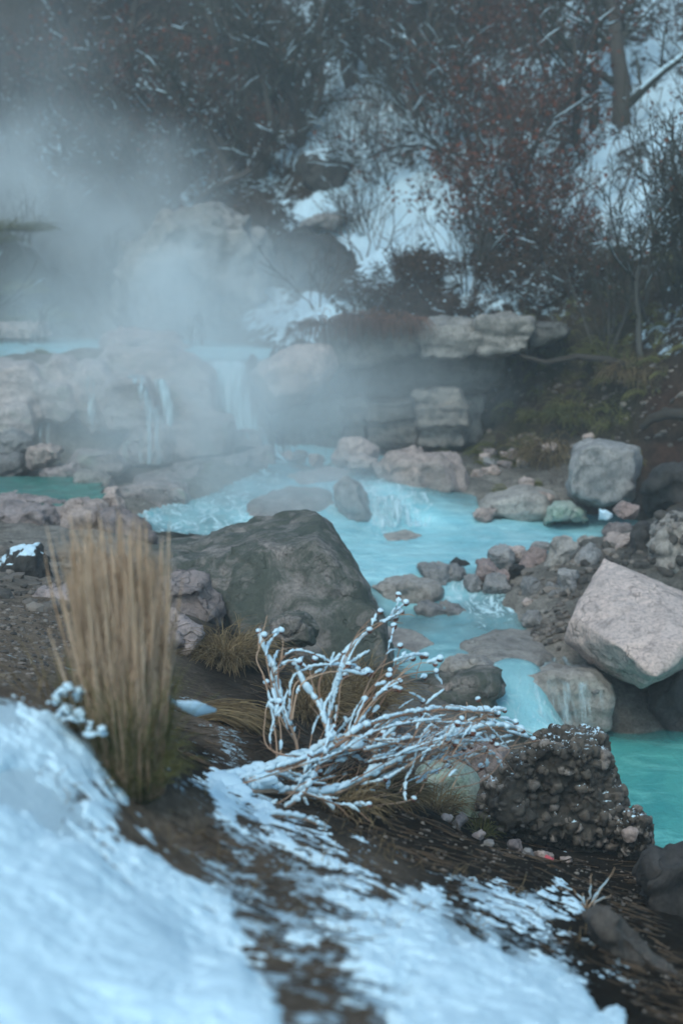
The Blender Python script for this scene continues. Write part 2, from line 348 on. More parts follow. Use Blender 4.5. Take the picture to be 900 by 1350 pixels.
def steam_mat(name, dens, nscale, lo, hi):
    m, t = nodes(name); g = G(t); co = g.co(); ps = g.pos()
    r = g.n('ShaderNodeVectorMath', operation='LENGTH', i_0=co).outputs['Value']
    fall = g.ramp(r, 0.15, 0.97, 1.0, 0.0)
    mp = g.n('ShaderNodeMapping', i_Vector=ps, i_Scale=(1.0, 1.0, 0.75)).outputs[0]
    n = g.ramp(g.noise(mp, nscale, 3, 0.55, 0.8), lo, hi)
    d = g.math('MULTIPLY', g.math('MULTIPLY', fall, n), dens)
    v = t.nodes.new('ShaderNodeVolumePrincipled'); v.inputs['Color'].default_value = (0.94, 0.97, 0.98, 1); v.inputs['Anisotropy'].default_value = 0.0
    t.links.new(d, v.inputs['Density']); g.out(None, v.outputs[0]); return m
# ------------------------------------------------------------------ terrain and water surfaces
# water surface points of the stream: px, py, distance (None: on level z), z, depth of the water
WS = []
def ws(px, py, d=None, z=None, dep=0.12):
    p = P(px, py, d) if d is not None else Pz(px, py, z); WS.append((*p, dep))
for a in ((365, 590, 14.4, .12), (440, 590, 14.2, .18), (400, 608, 13.4, .15), (330, 640, 12.2, .1), (400, 640, 12.2, .12), (450, 640, 12.2, .1), (250, 668, 11.6, .08),
          (210, 690, 10.95, .08), (300, 690, 11.2, .08), (500, 640, 12.15, .1), (500, 663, 11.92, .08), (500, 692, 11.7, .2), (545, 655, 12.0, .08), (560, 688, 11.75, .2)):
    ws(a[0], a[1], d=a[2], dep=a[3])
for a in ((480, 705), (480, 750), (600, 700), (600, 738), (700, 690), (800, 685), (560, 748), (700, 715), (520, 725)): ws(*a, z=0.0, dep=.3)
for a in ((500, 770, -.03, .1), (520, 800, -.15, .06), (560, 850, -.2, .10), (620, 790, -.12, .06), (640, 840, -.2, .07), (700, 830, -.19, .02), (540, 880, -.22, .10),
          (680, 860, -.21, .03), (590, 830, -.19, .09), (570, 770, -.06, .08), (650, 775, -.08, .08)): ws(a[0], a[1], z=a[2], dep=a[3])
for a in ((700, 878, 8.5, .045), (730, 915, 8.3, .045), (745, 960, 8.3, .1), (790, 900, 8.6, -.02), (790, 940, 8.4, .03)): ws(a[0], a[1], d=a[2], dep=a[3])
for a in ((800, 1000), (900, 1000), (860, 1060), (900, 1110), (850, 1105), (1050, 1000), (1100, 1090), (1250, 1050), (780, 990)): ws(*a, z=-.55, dep=.3)
for a in ((0, 470), (100, 470), (280, 474), (330, 476), (0, 455), (150, 455), (250, 458), (-150, 462)): ws(*a, z=1.12, dep=.14)
for a in ((0, 645), (60, 645), (120, 652), (-100, 645)): ws(*a, z=.38, dep=.2)
WS = np.array(WS)
wsurf = RBF(WS[:, :3], 0.15, 1e-3)
# ground points: px, py, distance
GP = [(450, 1350, 1.9), (0, 1350, 1.7), (0, 1200, 2.0), (0, 1050, 2.4), (0, 965, 2.7), (100, 975, 2.9), (170, 1018, 3.0), (0, 915, 3.9), (100, 930, 3.9), (200, 1080, 2.95), (300, 1150, 2.8),
      (300, 1250, 2.3), (450, 1250, 2.4), (450, 1150, 3.1), (600, 1250, 2.7), (600, 1150, 3.6), (750, 1250, 3.2), (750, 1150, 4.4), (700, 1300, 2.6), (850, 1350, 2.7),
      (890, 1300, 3.2), (450, 1080, 3.9), (300, 1050, 3.7), (300, 1000, 4.3), (300, 900, 5.6), (230, 990, 3.9), (250, 830, 6.6), (450, 1000, 4.7), (450, 910, 6.2),
      (550, 1060, 4.7), (640, 1115, 4.7), (850, 1185, 4.4), (860, 1135, 5.0), (760, 1125, 4.9), (620, 1085, 5.2), (570, 1050, 5.4), (60, 850, 5.4), (0, 780, 6.6), (150, 780, 7.2), (60, 760, 8.0), (150, 735, 9.3),
      (60, 695, 10.0), (-60, 690, 10.2), (150, 690, 10.9), (600, 960, 7.0), (560, 930, 7.4), (640, 1040, 6.0), (700, 1010, 6.8), (590, 1000, 6.2), (500, 870, 7.6), (380, 850, 7.6), (300, 760, 9.2), (420, 740, 9.6),
      # left terrace wall
      (100, 605, 12.95), (100, 540, 13.35), (100, 480, 13.7), (0, 600, 12.95), (0, 540, 13.3), (0, 482, 13.6), (180, 610, 13.0), (250, 600, 13.2), (200, 540, 13.4), (260, 540, 13.6), (200, 480, 13.9), (330, 580, 14.2), (320, 520, 14.45), (-150, 600, 13), (-150, 490, 13.6),
      (180, 632, 12.1), (300, 615, 12.6), (150, 660, 11.6), (250, 648, 11.9), (130, 672, 11.2), (345, 600, 13.2),
      # right of the stream and the dark bank
      (640, 690, 11.85), (690, 640, 12.9), (640, 620, 13.3), (720, 665, 12.2), (570, 600, 14.0), (540, 640, 12.4), (650, 598, 14.0), (700, 592, 14.0), (700, 500, 14.9), (800, 560, 13.3), (850, 470, 13.8), (900, 560, 12.6), (900, 480, 12.9), (780, 450, 15.1),
      (900, 425, 14.0), (900, 660, 11.2), (850, 690, 10.8), (800, 705, 10.4), (720, 755, 9.9), (650, 765, 10.15), (560, 765, 10.25), (800, 790, 9.3), (740, 830, 9.0), (900, 780, 9.3), (900, 900, 8.6), (890, 975, 8.3), (830, 960, 8.3), (830, 900, 8.7), (1000, 900, 8.7), (1050, 760, 9.6), (1100, 600, 11.5), (1100, 480, 12.5),
      # under and on the cliff
      (480, 590, 15.3), (600, 592, 15.3), (550, 420, 15.9), (650, 415, 15.8), (450, 412, 15.8), (740, 418, 15.6), (360, 590, 14.9), (380, 455, 15.6), (340, 450, 16.0),
      # behind the upper pool, the left hillock and the hillside
      (260, 445, 17.6), (160, 440, 17.8), (40, 422, 17.2), (10, 312, 18.6), (70, 400, 18.4), (110, 375, 20.5), (130, 340, 22.6), (420, 385, 17.6), (450, 340, 19.0), (340, 300, 20.5), (400, 250, 21.0), (200, 270, 22.3),
      (0, 250, 24), (0, 100, 28), (0, 0, 30), (250, 240, 22.5), (250, 100, 26.5), (250, 0, 29), (450, 200, 22), (450, 100, 24.5), (450, 0, 27), (600, 385, 16.8), (600, 300, 18.6), (600, 200, 20.6), (600, 100, 22.6),
      (600, 0, 24.6), (740, 330, 17.0), (850, 380, 15.2), (850, 300, 16.3), (850, 200, 18), (850, 100, 20), (850, 0, 22.2), (450, -300, 34), (0, -300, 38), (900, -300, 29), (1100, 300, 15.5), (1100, 100, 19), (-200, 300, 20), (-200, 100, 27)]
gp = [P(*a) for a in GP] + [np.array((r[0], r[1], r[2] - r[3])) for r in WS]
for a in ((0, .2, 1.5), (-3, 1, 1.9), (3, 1, .9), (-5, 3, 1.75), (-6, 8, 1.0), (-7, 12.5, .9), (-7, 15, 1.5), (-10, 20, 3.2), (-15, 30, 8.5), (-16, 42, 13), (0, 44, 14.5), (4, 3, .0), (4.5, 5.5, -.7), (4.5, 8, -.7), (6, 10, .8), (7, 13.5, 2.7), (10, 20, 5.5), (15, 30, 11), (17, 42, 15)):
    gp.append(np.array(a, float))
tsurf = RBF(np.array(gp), 0.12, 2e-3)
def ground(x, y, rough=True):
    x = np.ravel(np.asarray(x, float)); y = np.ravel(np.asarray(y, float)); z = tsurf(x, y)
    if rough:
        amp = 0.035 + 0.05 * sstep(6, 14, y) + 0.22 * sstep(16.5, 20, y)
        p = np.c_[x, y, z]
        z = z + amp * fbm(p * 1.1, 3) * 0.8 + 0.35 * amp * fbm(p * 4.2 + 9, 3)
        # stepped, rocky look of the terrace and of the bank by the falls
        rk = sstep(8.5, 10, y) * (1 - sstep(16, 18, y)); z = z + rk * 0.05 * fbm(p * (2.2, 2.2, 5.0), 4, 0.6)
    return z
def gz(px, d, dz=0.0):
    """a point on the ground on the bearing of column px at distance d"""
    x = P(px, 675, d)[0]; return np.array((x, d, ground([x], [d])[0] + dz))
nu, nd = 430, 560
uu = np.linspace(-0.55, 0.55, nu); uu = 0.35 * uu + 0.65 * uu * np.abs(uu / 0.55) ** 0.6
dd = np.concatenate([np.linspace(0.2, 1.5, 30, endpoint=False), np.exp(np.linspace(np.log(1.5), np.log(44), nd - 30))])
U, D = np.meshgrid(uu, dd); X = U * (D + 3.0); Y = D
Zs = ground(X, Y); gx, gy = X.ravel(), Y.ravel()
def grid_quads(nr, nc):
    i = np.arange(nr - 1)[:, None] * nc + np.arange(nc - 1)[None]
    return np.stack([i, i + 1, i + nc + 1, i + nc], -1).reshape(-1, 4)
pxg, pyg = proj(np.c_[gx, gy, Zs])
# zones: px, py, r, g, b   (earth, litter, brown brush, grey rock, mineral crust)
SOIL, DIRT, BRUSH, OLIVE, CRUST, GREY, RUST = (.018, .012, .008), (.20, .142, .108), (.048, .032, .024), (.034, .030, .016), (.27, .235, .215), (.13, .115, .105), (.06, .032, .024)
ZT = [(p[0], p[1], *c) for c, ps in (
    (SOIL, ((700, 1150), (600, 1110), (500, 1070), (800, 1180), (850, 1220), (450, 1040), (560, 1090), (300, 870), (260, 1000), (880, 1300), (800, 1290), (350, 950), (900, 940), (860, 1140))),
    (DIRT, ((60, 860), (120, 800), (60, 790), (200, 1120), (350, 1120), (400, 1230), (450, 1330), (250, 1100), (280, 960), (150, 900), (0, 860), (480, 1170))),
    (CRUST, ((60, 660), (150, 690), (100, 700), (60, 740), (300, 640), (400, 620), (560, 640), (660, 650), (720, 670), (620, 700), (520, 780), (640, 860), (720, 900), (760, 940), (560, 860), (480, 720), (100, 540), (200, 540), (280, 540), (0, 540), (200, 470), (80, 440), (180, 440), (640, 760), (700, 830), (590, 980), (-100, 560))),
    (GREY, ((500, 560), (600, 590), (400, 560), (760, 740), (860, 720), (800, 960), (850, 970), (690, 600), (660, 520), (620, 990))),
    (BRUSH, ((700, 540), (760, 520), (830, 500), (880, 560), (450, 400), (550, 400), (700, 400), (330, 440), (100, 380), (130, 330), (100, 250), (200, 230), (350, 280), (430, 360), (550, 360), (650, 380), (800, 400), (400, 60), (600, 60), (200, 80), (50, 60), (300, 150), (500, 150), (620, 200), (900, 320), (700, 130), (880, 450))),
    (OLIVE, ((30, 350), (20, 400), (60, 390), (720, 490), (800, 470), (680, 560), (820, 540), (0, 320))), (RUST, ((870, 530), (880, 600), (480, 430), (400, 440))),
) for p in ps]
tint = idw(ZT, pxg, pyg, 3.0)
SNP = [(520, 250, .85), (470, 300, 1.1), (440, 325, 1.1), (500, 320, 1.15), (560, 290, .8), (430, 272, .9), (530, 300, .95), (470, 250, .95), (600, 310, .75), (420, 182, 1.15), (455, 180, 1.15), (400, 182, 1.1), (440, 80, .9), (455, 95, .85), (580, 320, .75), (620, 310, .7), (540, 200, .55), (480, 220, .6),
       (820, 110, .72), (870, 140, .72), (780, 140, .66), (850, 60, .6), (890, 90, .66), (830, 190, .62), (740, 250, .85), (780, 290, .85), (720, 290, .8), (800, 230, .78), (760, 330, .72), (690, 270, .45), (660, 130, .5), (720, 90, .6),  # upper right slope: snow thinned so its darker tone imitates vignette shading
       (250, 200, .68), (270, 185, .7), (220, 195, .55), (290, 215, .45), (215, 120, .5), (40, 172, .5), (90, 190, .55), (410, 398, .95), (360, 402, .75), (480, 404, .7), (390, 385, .5), (450, 350, .15), (620, 383, .8), (640, 405, .75), (590, 400, .4), (555, 385, .3), (700, 375, .5), (680, 345, .45), (720, 380, .55), (480, 375, .55), (640, 500, .3), (660, 505, .3),
       (870, 445, .45), (800, 360, .3), (640, 340, .3), (560, 350, .2), (330, 300, .1), (150, 300, 0), (60, 300, .05), (400, 240, .35), (350, 170, .2), (150, 130, .15), (60, 80, .1), (350, 60, .15), (560, 60, .3), (250, 40, .1), (620, 30, .3), (700, 40, .4), (800, 30, .6),
       (410, 340, .05), (430, 370, .1), (360, 350, .15), (740, 500, .05), (700, 550, 0), (850, 500, .0), (800, 430, .15), (500, 425, .1), (650, 425, .1), (40, 360, .05), (100, 430, -.3), (250, 450, -.3), (600, 500, -.3), (400, 540, -.4), (200, 540, -.5), (100, 620, -.5), (400, 650, -.5), (700, 650, -.4), (800, 700, -.4), (880, 640, -.3), (600, 800, -.5), (800, 900, -.5), (300, 760, -.3),
       (60, 800, .1), (40, 740, .25), (130, 830, .1), (60, 880, .2), (100, 900, .2), (270, 960, .35), (300, 985, .45), (240, 950, .3), (300, 900, 0), (330, 830, -.1), (450, 950, -.1), (430, 1050, .25), (520, 1050, 0), (600, 1100, -.1), (700, 1150, -.05), (560, 1110, .1), (500, 1100, .25), (760, 1180, .1), (850, 1180, -.3), (850, 1100, -.3), (880, 1300, .05), (800, 1260, .3), (860, 1330, .2), (620, 1020, -.3),
       (0, 1100, 1.2), (100, 1250, 1.2), (300, 1200, .6), (300, 1120, .5), (400, 1180, .52), (380, 1120, .58), (450, 1180, .6), (430, 1290, .52), (550, 1190, .68), (650, 1200, .62), (600, 1280, .9), (720, 1290, .75), (330, 1090, .6), (260, 1130, .42), (420, 1240, .55), (480, 1130, .5), (560, 1150, .35), (760, 1240, .4), (350, 1250, .5), (700, 1190, .6), (0, 980, 1.1), (230, 1080, .25)]
snow = idw(SNP, pxg, pyg, 3.0)[:, 0]
steep = 1.0
ground_o = setting(mk('ground', np.c_[gx, gy, Zs], grid_quads(nd, nu), None, M['ground'], attrs={'tint': tint, 'snow': snow}))
ground_o['label'] = 'earth, rock and patchy snow of the stream valley'

# ---- snow lying on the near bank: its own thick layer, ragged towards the soil
FS = [(0, 1000, 1.0), (0, 1100, 1.3), (0, 1250, 1.4), (0, 1350, 1.4), (100, 1000, .75), (60, 960, .7), (30, 940, .5), (20, 925, .2), (110, 950, .4), (140, 1010, .55), (165, 1050, .5), (180, 1072, .35), (190, 1100, .3), (120, 1075, .7), (100, 1070, .15), (115, 1085, .3), (150, 1110, .35), (215, 1105, -.1), (200, 1140, .6), (240, 1180, .75), (290, 1220, .8), (100, 1150, 1.3), (200, 1250, 1.4), (300, 1300, 1.2), (330, 1350, .9),
      (350, 1270, .35), (330, 1200, .22), (270, 1130, -.1), (250, 1100, -.25), (320, 1120, -.05), (350, 1160, .12), (400, 1150, .2), (390, 1200, -.1), (350, 1190, -.15), (400, 1240, .3), (450, 1210, .4), (430, 1270, .2), (400, 1320, .1), (440, 1345, -.1), (480, 1340, .05), (520, 1310, .35), (480, 1250, .6),
      (380, 1105, .3), (430, 1130, .35), (330, 1085, .3), (300, 1062, .5), (350, 1075, .5), (290, 1040, .6), (210, 1015, .3), (240, 1045, .25), (265, 1060, .1), (420, 1095, .3), (470, 1120, .3), (520, 1150, .3), (470, 1180, .5), (560, 1190, .55), (620, 1170, .35), (660, 1190, .5), (720, 1185, .45), (755, 1197, .5), (700, 1210, .35), (740, 1225, .2), (770, 1215, .1),
      (560, 1240, .85), (640, 1270, .9), (700, 1300, .9), (760, 1330, .9), (810, 1345, .6), (600, 1300, 1.0), (600, 1350, 1.0), (700, 1350, 1.1), (550, 1340, .7), (760, 1260, .1), (810, 1280, .28), (835, 1295, .28), (790, 1275, .1), (850, 1310, -.2), (880, 1340, -.2), (640, 1225, .2), (600, 1212, .15), (680, 1245, .2), (800, 1310, -.1), (840, 1345, 0),
      (560, 1140, -.1), (620, 1140, -.3), (700, 1160, -.2), (780, 1180, -.4), (450, 1080, -.2), (380, 1060, -.1), (300, 990, -.3), (240, 1000, -.3), (230, 970, -.5), (160, 960, -.4), (130, 920, -.3), (60, 910, -.4), (0, 905, -.2), (520, 1090, -.5), (870, 1250, -.6), (600, 1060, -.8), (220, 1060, -.1), (0, 850, -.8), (300, 900, -1), (500, 950, -1), (900, 1200, -1), (245, 938, -.2), (265, 940, .2), (180, 1030, .0), (20, 1042, .2), (8, 1035, .1)]
nf, mf = 520, 460
u2 = np.linspace(-0.34, 0.34, nf); d2 = np.exp(np.linspace(np.log(1.35), np.log(5.2), mf))
U2, D2 = np.meshgrid(u2, d2); X2 = (U2 * (D2 + .5)).ravel(); Y2 = D2.ravel(); Z2 = ground(X2, Y2)
px2, py2 = proj(np.c_[X2, Y2, Z2])
msk = idw(FS, px2, py2, 3.5)[:, 0]
pp = np.c_[X2, Y2, Z2 * 0]
msk = msk - 0.34 + 0.34 * fbm(pp * (4.0, 9.0, 1), 4, 0.6) + 0.30 * fbm(pp * (17, 34, 1), 2) + 0.22 * fbm(pp * (60, 90, 1), 2)
hgt = np.where(msk > 0, 0.034 * (1 - np.exp(-msk * 1.8)), 0.13 * msk)
hgt = hgt + np.where(msk > 0, 0.006 * fbm(pp * 9, 3) * np.clip(msk * 3, 0, 1), 0)
keep = np.maximum.reduce([msk.reshape(mf, nf)[:-1, :-1], msk.reshape(mf, nf)[1:, 1:], msk.reshape(mf, nf)[:-1, 1:], msk.reshape(mf, nf)[1:, :-1]]).ravel() > -0.12
snow_o = setting(mk('snow', np.c_[X2, Y2, Z2 + hgt - 0.004], grid_quads(mf, nf)[keep], None, M['snow']), 'stuff', 'melting snow lying in ragged patches over the near bank')

# ---- water
def water(name, poly, zfun, mat, foam, step=0.04, label=None, dep0=None):
    lo = [1e9, 1e9]; hi = [-1e9, -1e9]
    for a in poly:
        for d in (5, 6, 7, 8, 9, 10, 11, 12, 13, 14, 15, 16, 17, 18):
            q = P(a[0], a[1], d); zz = zfun(np.array([q[0]]), np.array([d]))[0]
            if abs(q[2] - zz) < 0.25: lo = [min(lo[0], q[0]), min(lo[1], d)]; hi = [max(hi[0], q[0]), max(hi[1], d)]
    xs = np.arange(lo[0] - .3, hi[0] + .3, step); ys = np.arange(lo[1] - .6, hi[1] + .6, step)
    A, B = np.meshgrid(xs, ys); x, y = A.ravel(), B.ravel(); z = zfun(x, y)
    px, py = proj(np.c_[x, y, z]); ins = inpoly(px, py, poly)
    dep = z - ground(x, y)
    fo = idw(foam, px, py, 3.0)[:, 0]
    z = z + 0.008 * fbm(np.c_[x, y, 0 * x] * 5, 3) + 0.012 * np.clip(fo, 0, 1) * fbm(np.c_[x, y, z] * (7, 4, 7), 3)
    I = ins.reshape(A.shape); kq = (I[:-1, :-1] & I[1:, :-1] & I[:-1, 1:] & I[1:, 1:]).ravel()
    q = grid_quads(*A.shape)[kq]; used = np.unique(q); mp = np.full(len(x), -1); mp[used] = np.arange(len(used))
    if dep0 is not None: dep = np.maximum(dep, dep0)
    o = mk(name, np.c_[x, y, z][used], mp[q], None, mat, attrs={'depth': dep[used], 'foam': fo[used]})
    return setting(o, 'structure', label)
FOAM = [(370, 590, .75), (440, 600, .2), (400, 610, .3), (340, 650, .60), (420, 650, .55), (300, 670, .62), (240, 690, .6), (480, 650, .62), (500, 670, .7), (540, 660, .6), (400, 630, .45), (450, 625, .4), (500, 690, .6), (530, 690, .55), (540, 710, .15), (480, 715, .3), (600, 710, -.1), (640, 730, .0), (700, 695, -.2), (800, 685, -.1), (560, 745, .05), (500, 750, .25), (620, 692, .05),
        (600, 770, .6), (640, 795, .8), (620, 785, .7), (660, 800, .7), (580, 765, .5), (540, 780, .3), (640, 820, .5), (600, 840, .1), (560, 850, .05), (650, 855, .35), (690, 880, .45), (720, 920, .45), (740, 950, .5), (700, 830, .1), (680, 870, .3), (540, 880, 0), (670, 880, .4), (790, 940, .3), (520, 860, .0)]
water('water', [(362, 584), (450, 584), (470, 600), (540, 600), (625, 640), (640, 684), (760, 678), (850, 676), (860, 700), (800, 720), (760, 770), (745, 850), (790, 880), (800, 965), (680, 975), (560, 900), (480, 880), (440, 760), (420, 700), (330, 710), (180, 700), (150, 690), (200, 668), (262, 655), (350, 615)],
      wsurf, M['water'], FOAM, 0.035, 'milky turquoise hot spring water stepping down the stream')
water('water', [(700, 955), (1300, 955), (1300, 1160), (700, 1160)], lambda x, y: np.full(len(x), -0.55), M['waterlow'], [(740, 970, .35), (800, 985, .1), (900, 1000, -.2), (850, 1100, -.3), (1000, 1050, -.3), (880, 1000, .0)], 0.05, 'deep teal water of the lowest pool')
water('water', [(-300, 445), (140, 445), (360, 449), (360, 475.5), (-300, 478)], lambda x, y: np.full(len(x), 1.12), M['water'], [(0, 465, .0), (200, 465, .05), (300, 474, .35)], 0.06, 'pale turquoise water of the upper pool', 0.06)
water('water', [(-150, 628), (140, 628), (140, 668), (-150, 668)], lambda x, y: np.full(len(x), 0.38), M['watergreen'], [(0, 640, -.4), (100, 640, -.4)], 0.05, 'dark green water of the small still pool', 0.06)
# ---- falling water: ribbed, closed sheets that follow the rock
def fall(label, left, right, a=0.75, thick=0.03, ncol=26, nrow=40, rib=0.03, seed=0):
    """left/right: edge polylines (px, py, d) from lip to foot"""
    L = np.array([P(*q) for q in left]); R = np.array([P(*q) for q in right]); s = np.linspace(0, 1, nrow)
    def smp(c):
        tt = np.linspace(0, 1, len(c)); q = np.stack([np.interp(s, tt, c[:, k]) for k in range(3)], -1)
        for _ in range(4): q[1:-1] = (q[:-2] + 2 * q[1:-1] + q[2:]) / 4
        return q
    l, r = smp(L), smp(R); k = np.linspace(0, 1, ncol)[None, :, None]
    v = l[:, None] * (1 - k) + r[:, None] * k
    cc = np.broadcast_to(np.arange(ncol)[None] * .55, (nrow, ncol)); q = np.stack([cc + seed * 9, np.broadcast_to(s[:, None] * 2.0, (nrow, ncol)), 0 * cc], -1).reshape(-1, 3)
    bulge = rib * fbm(q, 4, .6).reshape(nrow, ncol); edge = np.sin(np.pi * np.linspace(0, 1, ncol))[None] ** .5
    f = v.copy(); f[..., 1] -= bulge + 0.06 * edge; b = v.copy(); b[..., 1] += thick
    al = a * (0.05 + 1.1 * edge ** 1.6) * (1 - 0.25 * s[:, None]) + 0.0 * cc
    n = nrow * ncol; gq = grid_quads(nrow, ncol)
    rim = []
    for i in range(nrow - 1): rim += [(i * ncol, i * ncol + n, (i + 1) * ncol + n, (i + 1) * ncol), (i * ncol + ncol - 1, (i + 1) * ncol + ncol - 1, (i + 1) * ncol + ncol - 1 + n, i * ncol + ncol - 1 + n)]
    o = mk('waterfall', np.r_[f.reshape(-1, 3), b.reshape(-1, 3)], np.r_[gq, gq[:, ::-1] + n, np.array(rim)], None, M['fall'], attrs={'rnd': np.r_[al.ravel(), al.ravel()]})
    o['kind'] = 'structure'; o['label'] = label; return o
fall('broad milky waterfall beside the round pale boulder', [(262, 473, 14.9), (268, 475, 14.2), (274, 500, 13.85), (285, 540, 13.75), (300, 565, 13.7)], [(328, 473, 14.9), (328, 476, 14.2), (332, 510, 13.9), (342, 545, 13.85), (362, 592, 13.75)], 1.0, seed=1)
fall('thin veil running over the round alcove dome', [(140, 496, 13.2), (158, 494, 12.8), (176, 503, 12.62), (186, 545, 12.52), (165, 612, 12.45)], [(185, 486, 13.3), (194, 496, 12.85), (208, 530, 12.65), (222, 560, 12.55), (232, 612, 12.5)], .42, seed=2)
fall('narrow streak of water between the alcove dome and boulder wall', [(200, 500, 13.2), (208, 530, 13.0), (216, 568, 12.9)], [(222, 500, 13.2), (230, 530, 13.0), (242, 568, 12.9)], .6, ncol=12, seed=3)
fall('twisted ribbon of water left of the alcove dome', [(108, 485, 13.2), (105, 515, 13.05), (112, 545, 12.95), (118, 565, 12.9)], [(135, 482, 13.2), (134, 510, 13.05), (130, 540, 12.95), (124, 568, 12.9)], .42, ncol=14, seed=4)
fall('green stained trickle among the brown terrace blocks', [(42, 500, 13.1), (44, 540, 12.9), (52, 590, 12.75)], [(52, 500, 13.1), (58, 540, 12.9), (78, 590, 12.75)], .32, ncol=12, seed=5)
fall('low cascade dropping into the turquoise pool beside the split rock', [(474, 640, 12.2), (478, 660, 11.95), (484, 694, 11.6)], [(520, 634, 12.3), (540, 655, 12.0), (572, 692, 11.65)], .62, rib=.010, seed=6)
fall('pair of white strands sliding over the crust above the lowest pool', [(630, 856, 9.0), (645, 874, 8.5), (660, 900, 8.1), (672, 940, 7.98), (680, 985, 7.9)], [(770, 856, 9.0), (782, 876, 8.5), (796, 902, 8.1), (806, 940, 7.98), (810, 985, 7.9)], .32, rib=.014, seed=7)
# ------------------------------------------------------------------ rocks
def hull_mesh(pts):
    bm = bmesh.new()
    for p in pts: bm.verts.new(p)
    bmesh.ops.convex_hull(bm, input=bm.verts)
    bm.normal_update(); me = bpy.data.meshes.new('hull')
    loose = [v for v in bm.verts if not v.link_faces]
    bmesh.ops.delete(bm, geom=loose, context='VERTS'); bm.to_mesh(me); bm.free(); return me
def shape_rock(name, pts, mat, vox=None, lump=1.0, smooth=1, crag=1.0, strata=0.0, parent=None, seed=0, facet=None, tris=None):
    if facet is None: facet = 1.0 if smooth < 5 else .25
    smooth = min(smooth, 2) if smooth < 5 else smooth
    pts = np.asarray(pts, float); lo, hi = pts.min(0), pts.max(0); size = float(np.cbrt(np.prod(np.maximum(hi - lo, .02))))
    base = np.array(((lo[0] + hi[0]) / 2, (lo[1] + hi[1]) / 2, lo[2]))
    me = hull_mesh(pts - base) if tris is None else mk('tmpm', pts - base, None, tris).data
    if tris is not None: bpy.data.objects.remove(bpy.data.objects['tmpm'])
    tmp = bpy.data.objects.new('tmp', me); COL.objects.link(tmp)
    md = tmp.modifiers.new('r', 'REMESH'); md.mode = 'VOXEL'; md.voxel_size = vox or size / 26
    sm = tmp.modifiers.new('s', 'SMOOTH'); sm.iterations = smooth; sm.factor = 0.5
    dg = bpy.context.evaluated_depsgraph_get(); m2 = bpy.data.meshes.new_from_object(tmp.evaluated_get(dg))
    bpy.data.objects.remove(tmp); bpy.data.meshes.remove(me)
    n = len(m2.vertices); co = np.empty(n * 3, np.float32); m2.vertices.foreach_get('co', co); co = co.reshape(-1, 3).astype(float)
    nm = np.empty(n * 3, np.float32); m2.vertices.foreach_get('normal', nm); nm = nm.reshape(-1, 3)
    q = co / size + seed * 3.7 + base
    d = lump * 0.10 * fbm(q * 1.3, 2) + crag * (0.045 * fbm(q * 4.0, 4, .6) - 0.07 * np.clip(0.12 - np.abs(pnoise(q * 2.1 + 5)), 0, 1) / .12 * .6)
    if facet:
        rr = np.random.default_rng(seed + 500); L = (co.max(0) - co.min(0)); K = 34
        sd = co.min(0) + rr.random((K, 3)) * L; dr = rr.normal(size=(K, 3)); dr /= np.linalg.norm(dr, axis=1)[:, None]; rv = rr.uniform(-1, 1, K)
        qq = co + size * .05 * np.stack([fbm(q * 3 + 7 * k, 2) for k in range(3)], -1)
        near = np.concatenate([((qq[a:a + 20000, None] - sd[None]) ** 2).sum(-1).argmin(1) for a in range(0, n, 20000)])
        d = d + facet * (0.035 * rv[near] + 0.16 * ((qq - sd[near]) * dr[near]).sum(1) / size)
    if strata: d = d + strata * 0.05 * np.sign(np.sin(q[:, 2] * 16 + 2 * pnoise(q * 1.5))) * np.abs(np.sin(q[:, 2] * 16 + 2 * pnoise(q * 1.5))) ** .4
    co = co + nm * (d * size)[:, None]
    m2.vertices.foreach_set('co', co.astype(np.float32).ravel()); m2.update()
    m2.polygons.foreach_set('use_smooth', np.ones(len(m2.polygons), bool)); m2.materials.clear(); m2.materials.append(mat)
    m2.name = name; o = bpy.data.objects.new(name, m2); COL.objects.link(o)
    if parent is None: o.location = base
    else: o.parent = parent; o.location = base - np.array(parent.location)
    return o
def outline_pts(poly, d, thick, bulge=.74, top=0.0):
    """turn the silhouette into a solid: rim in the middle, smaller faces in front and behind"""
    poly = np.array(poly, float); c = poly.mean(0); out = []
    for p in poly:
        out.append(P(*p, d + thick * .45))
        f = c + (p - c) * bulge; out.append(P(f[0], f[1] + 2, d)); out.append(P(*(c + (p - c) * .93), d + thick * .18))
        out.append(P(*(c + (p - c) * .7), d + thick))
    return np.array(out)
NR = [0]
def rock(label, poly, d, thick, mat='pink', name='boulder', cat='boulder', group=None, parent=None, **kw):
    NR[0] += 1
    o = shape_rock(name, outline_pts(poly, d, thick, kw.pop('bulge', .62)), M[mat], seed=NR[0], parent=parent, **kw)
    if parent is None: tag(o, label, cat, group)
    return o
def blob(label, box, d, mat='grey', name='rock', cat='rock', group=None, flat=1.0, npt=16, **kw):
    NR[0] += 1; r = np.random.default_rng(NR[0] + 40); x0, y0, x1, y1 = box
    c = P((x0 + x1) / 2, (y0 + y1) / 2, d); sx = (x1 - x0) / 2 * d / FPX; sz = (y1 - y0) / 2 * d / FPX; sy = (sx + sz) / 2 * flat
    a = r.normal(size=(npt, 3)); a /= np.linalg.norm(a, axis=1)[:, None]
    a = np.sign(a) * np.abs(a) ** .8; a /= np.abs(a).max(0)
    ang = r.uniform(-.5, .5); a = a * (sx * 1.22, sy * 1.22, sz * 1.22); kw.setdefault('smooth', 1)
    o = shape_rock(name, a + c, M[mat], seed=NR[0], vox=max((sx + sz) / 22, .005), **kw)
    return tag(o, label, cat, group)
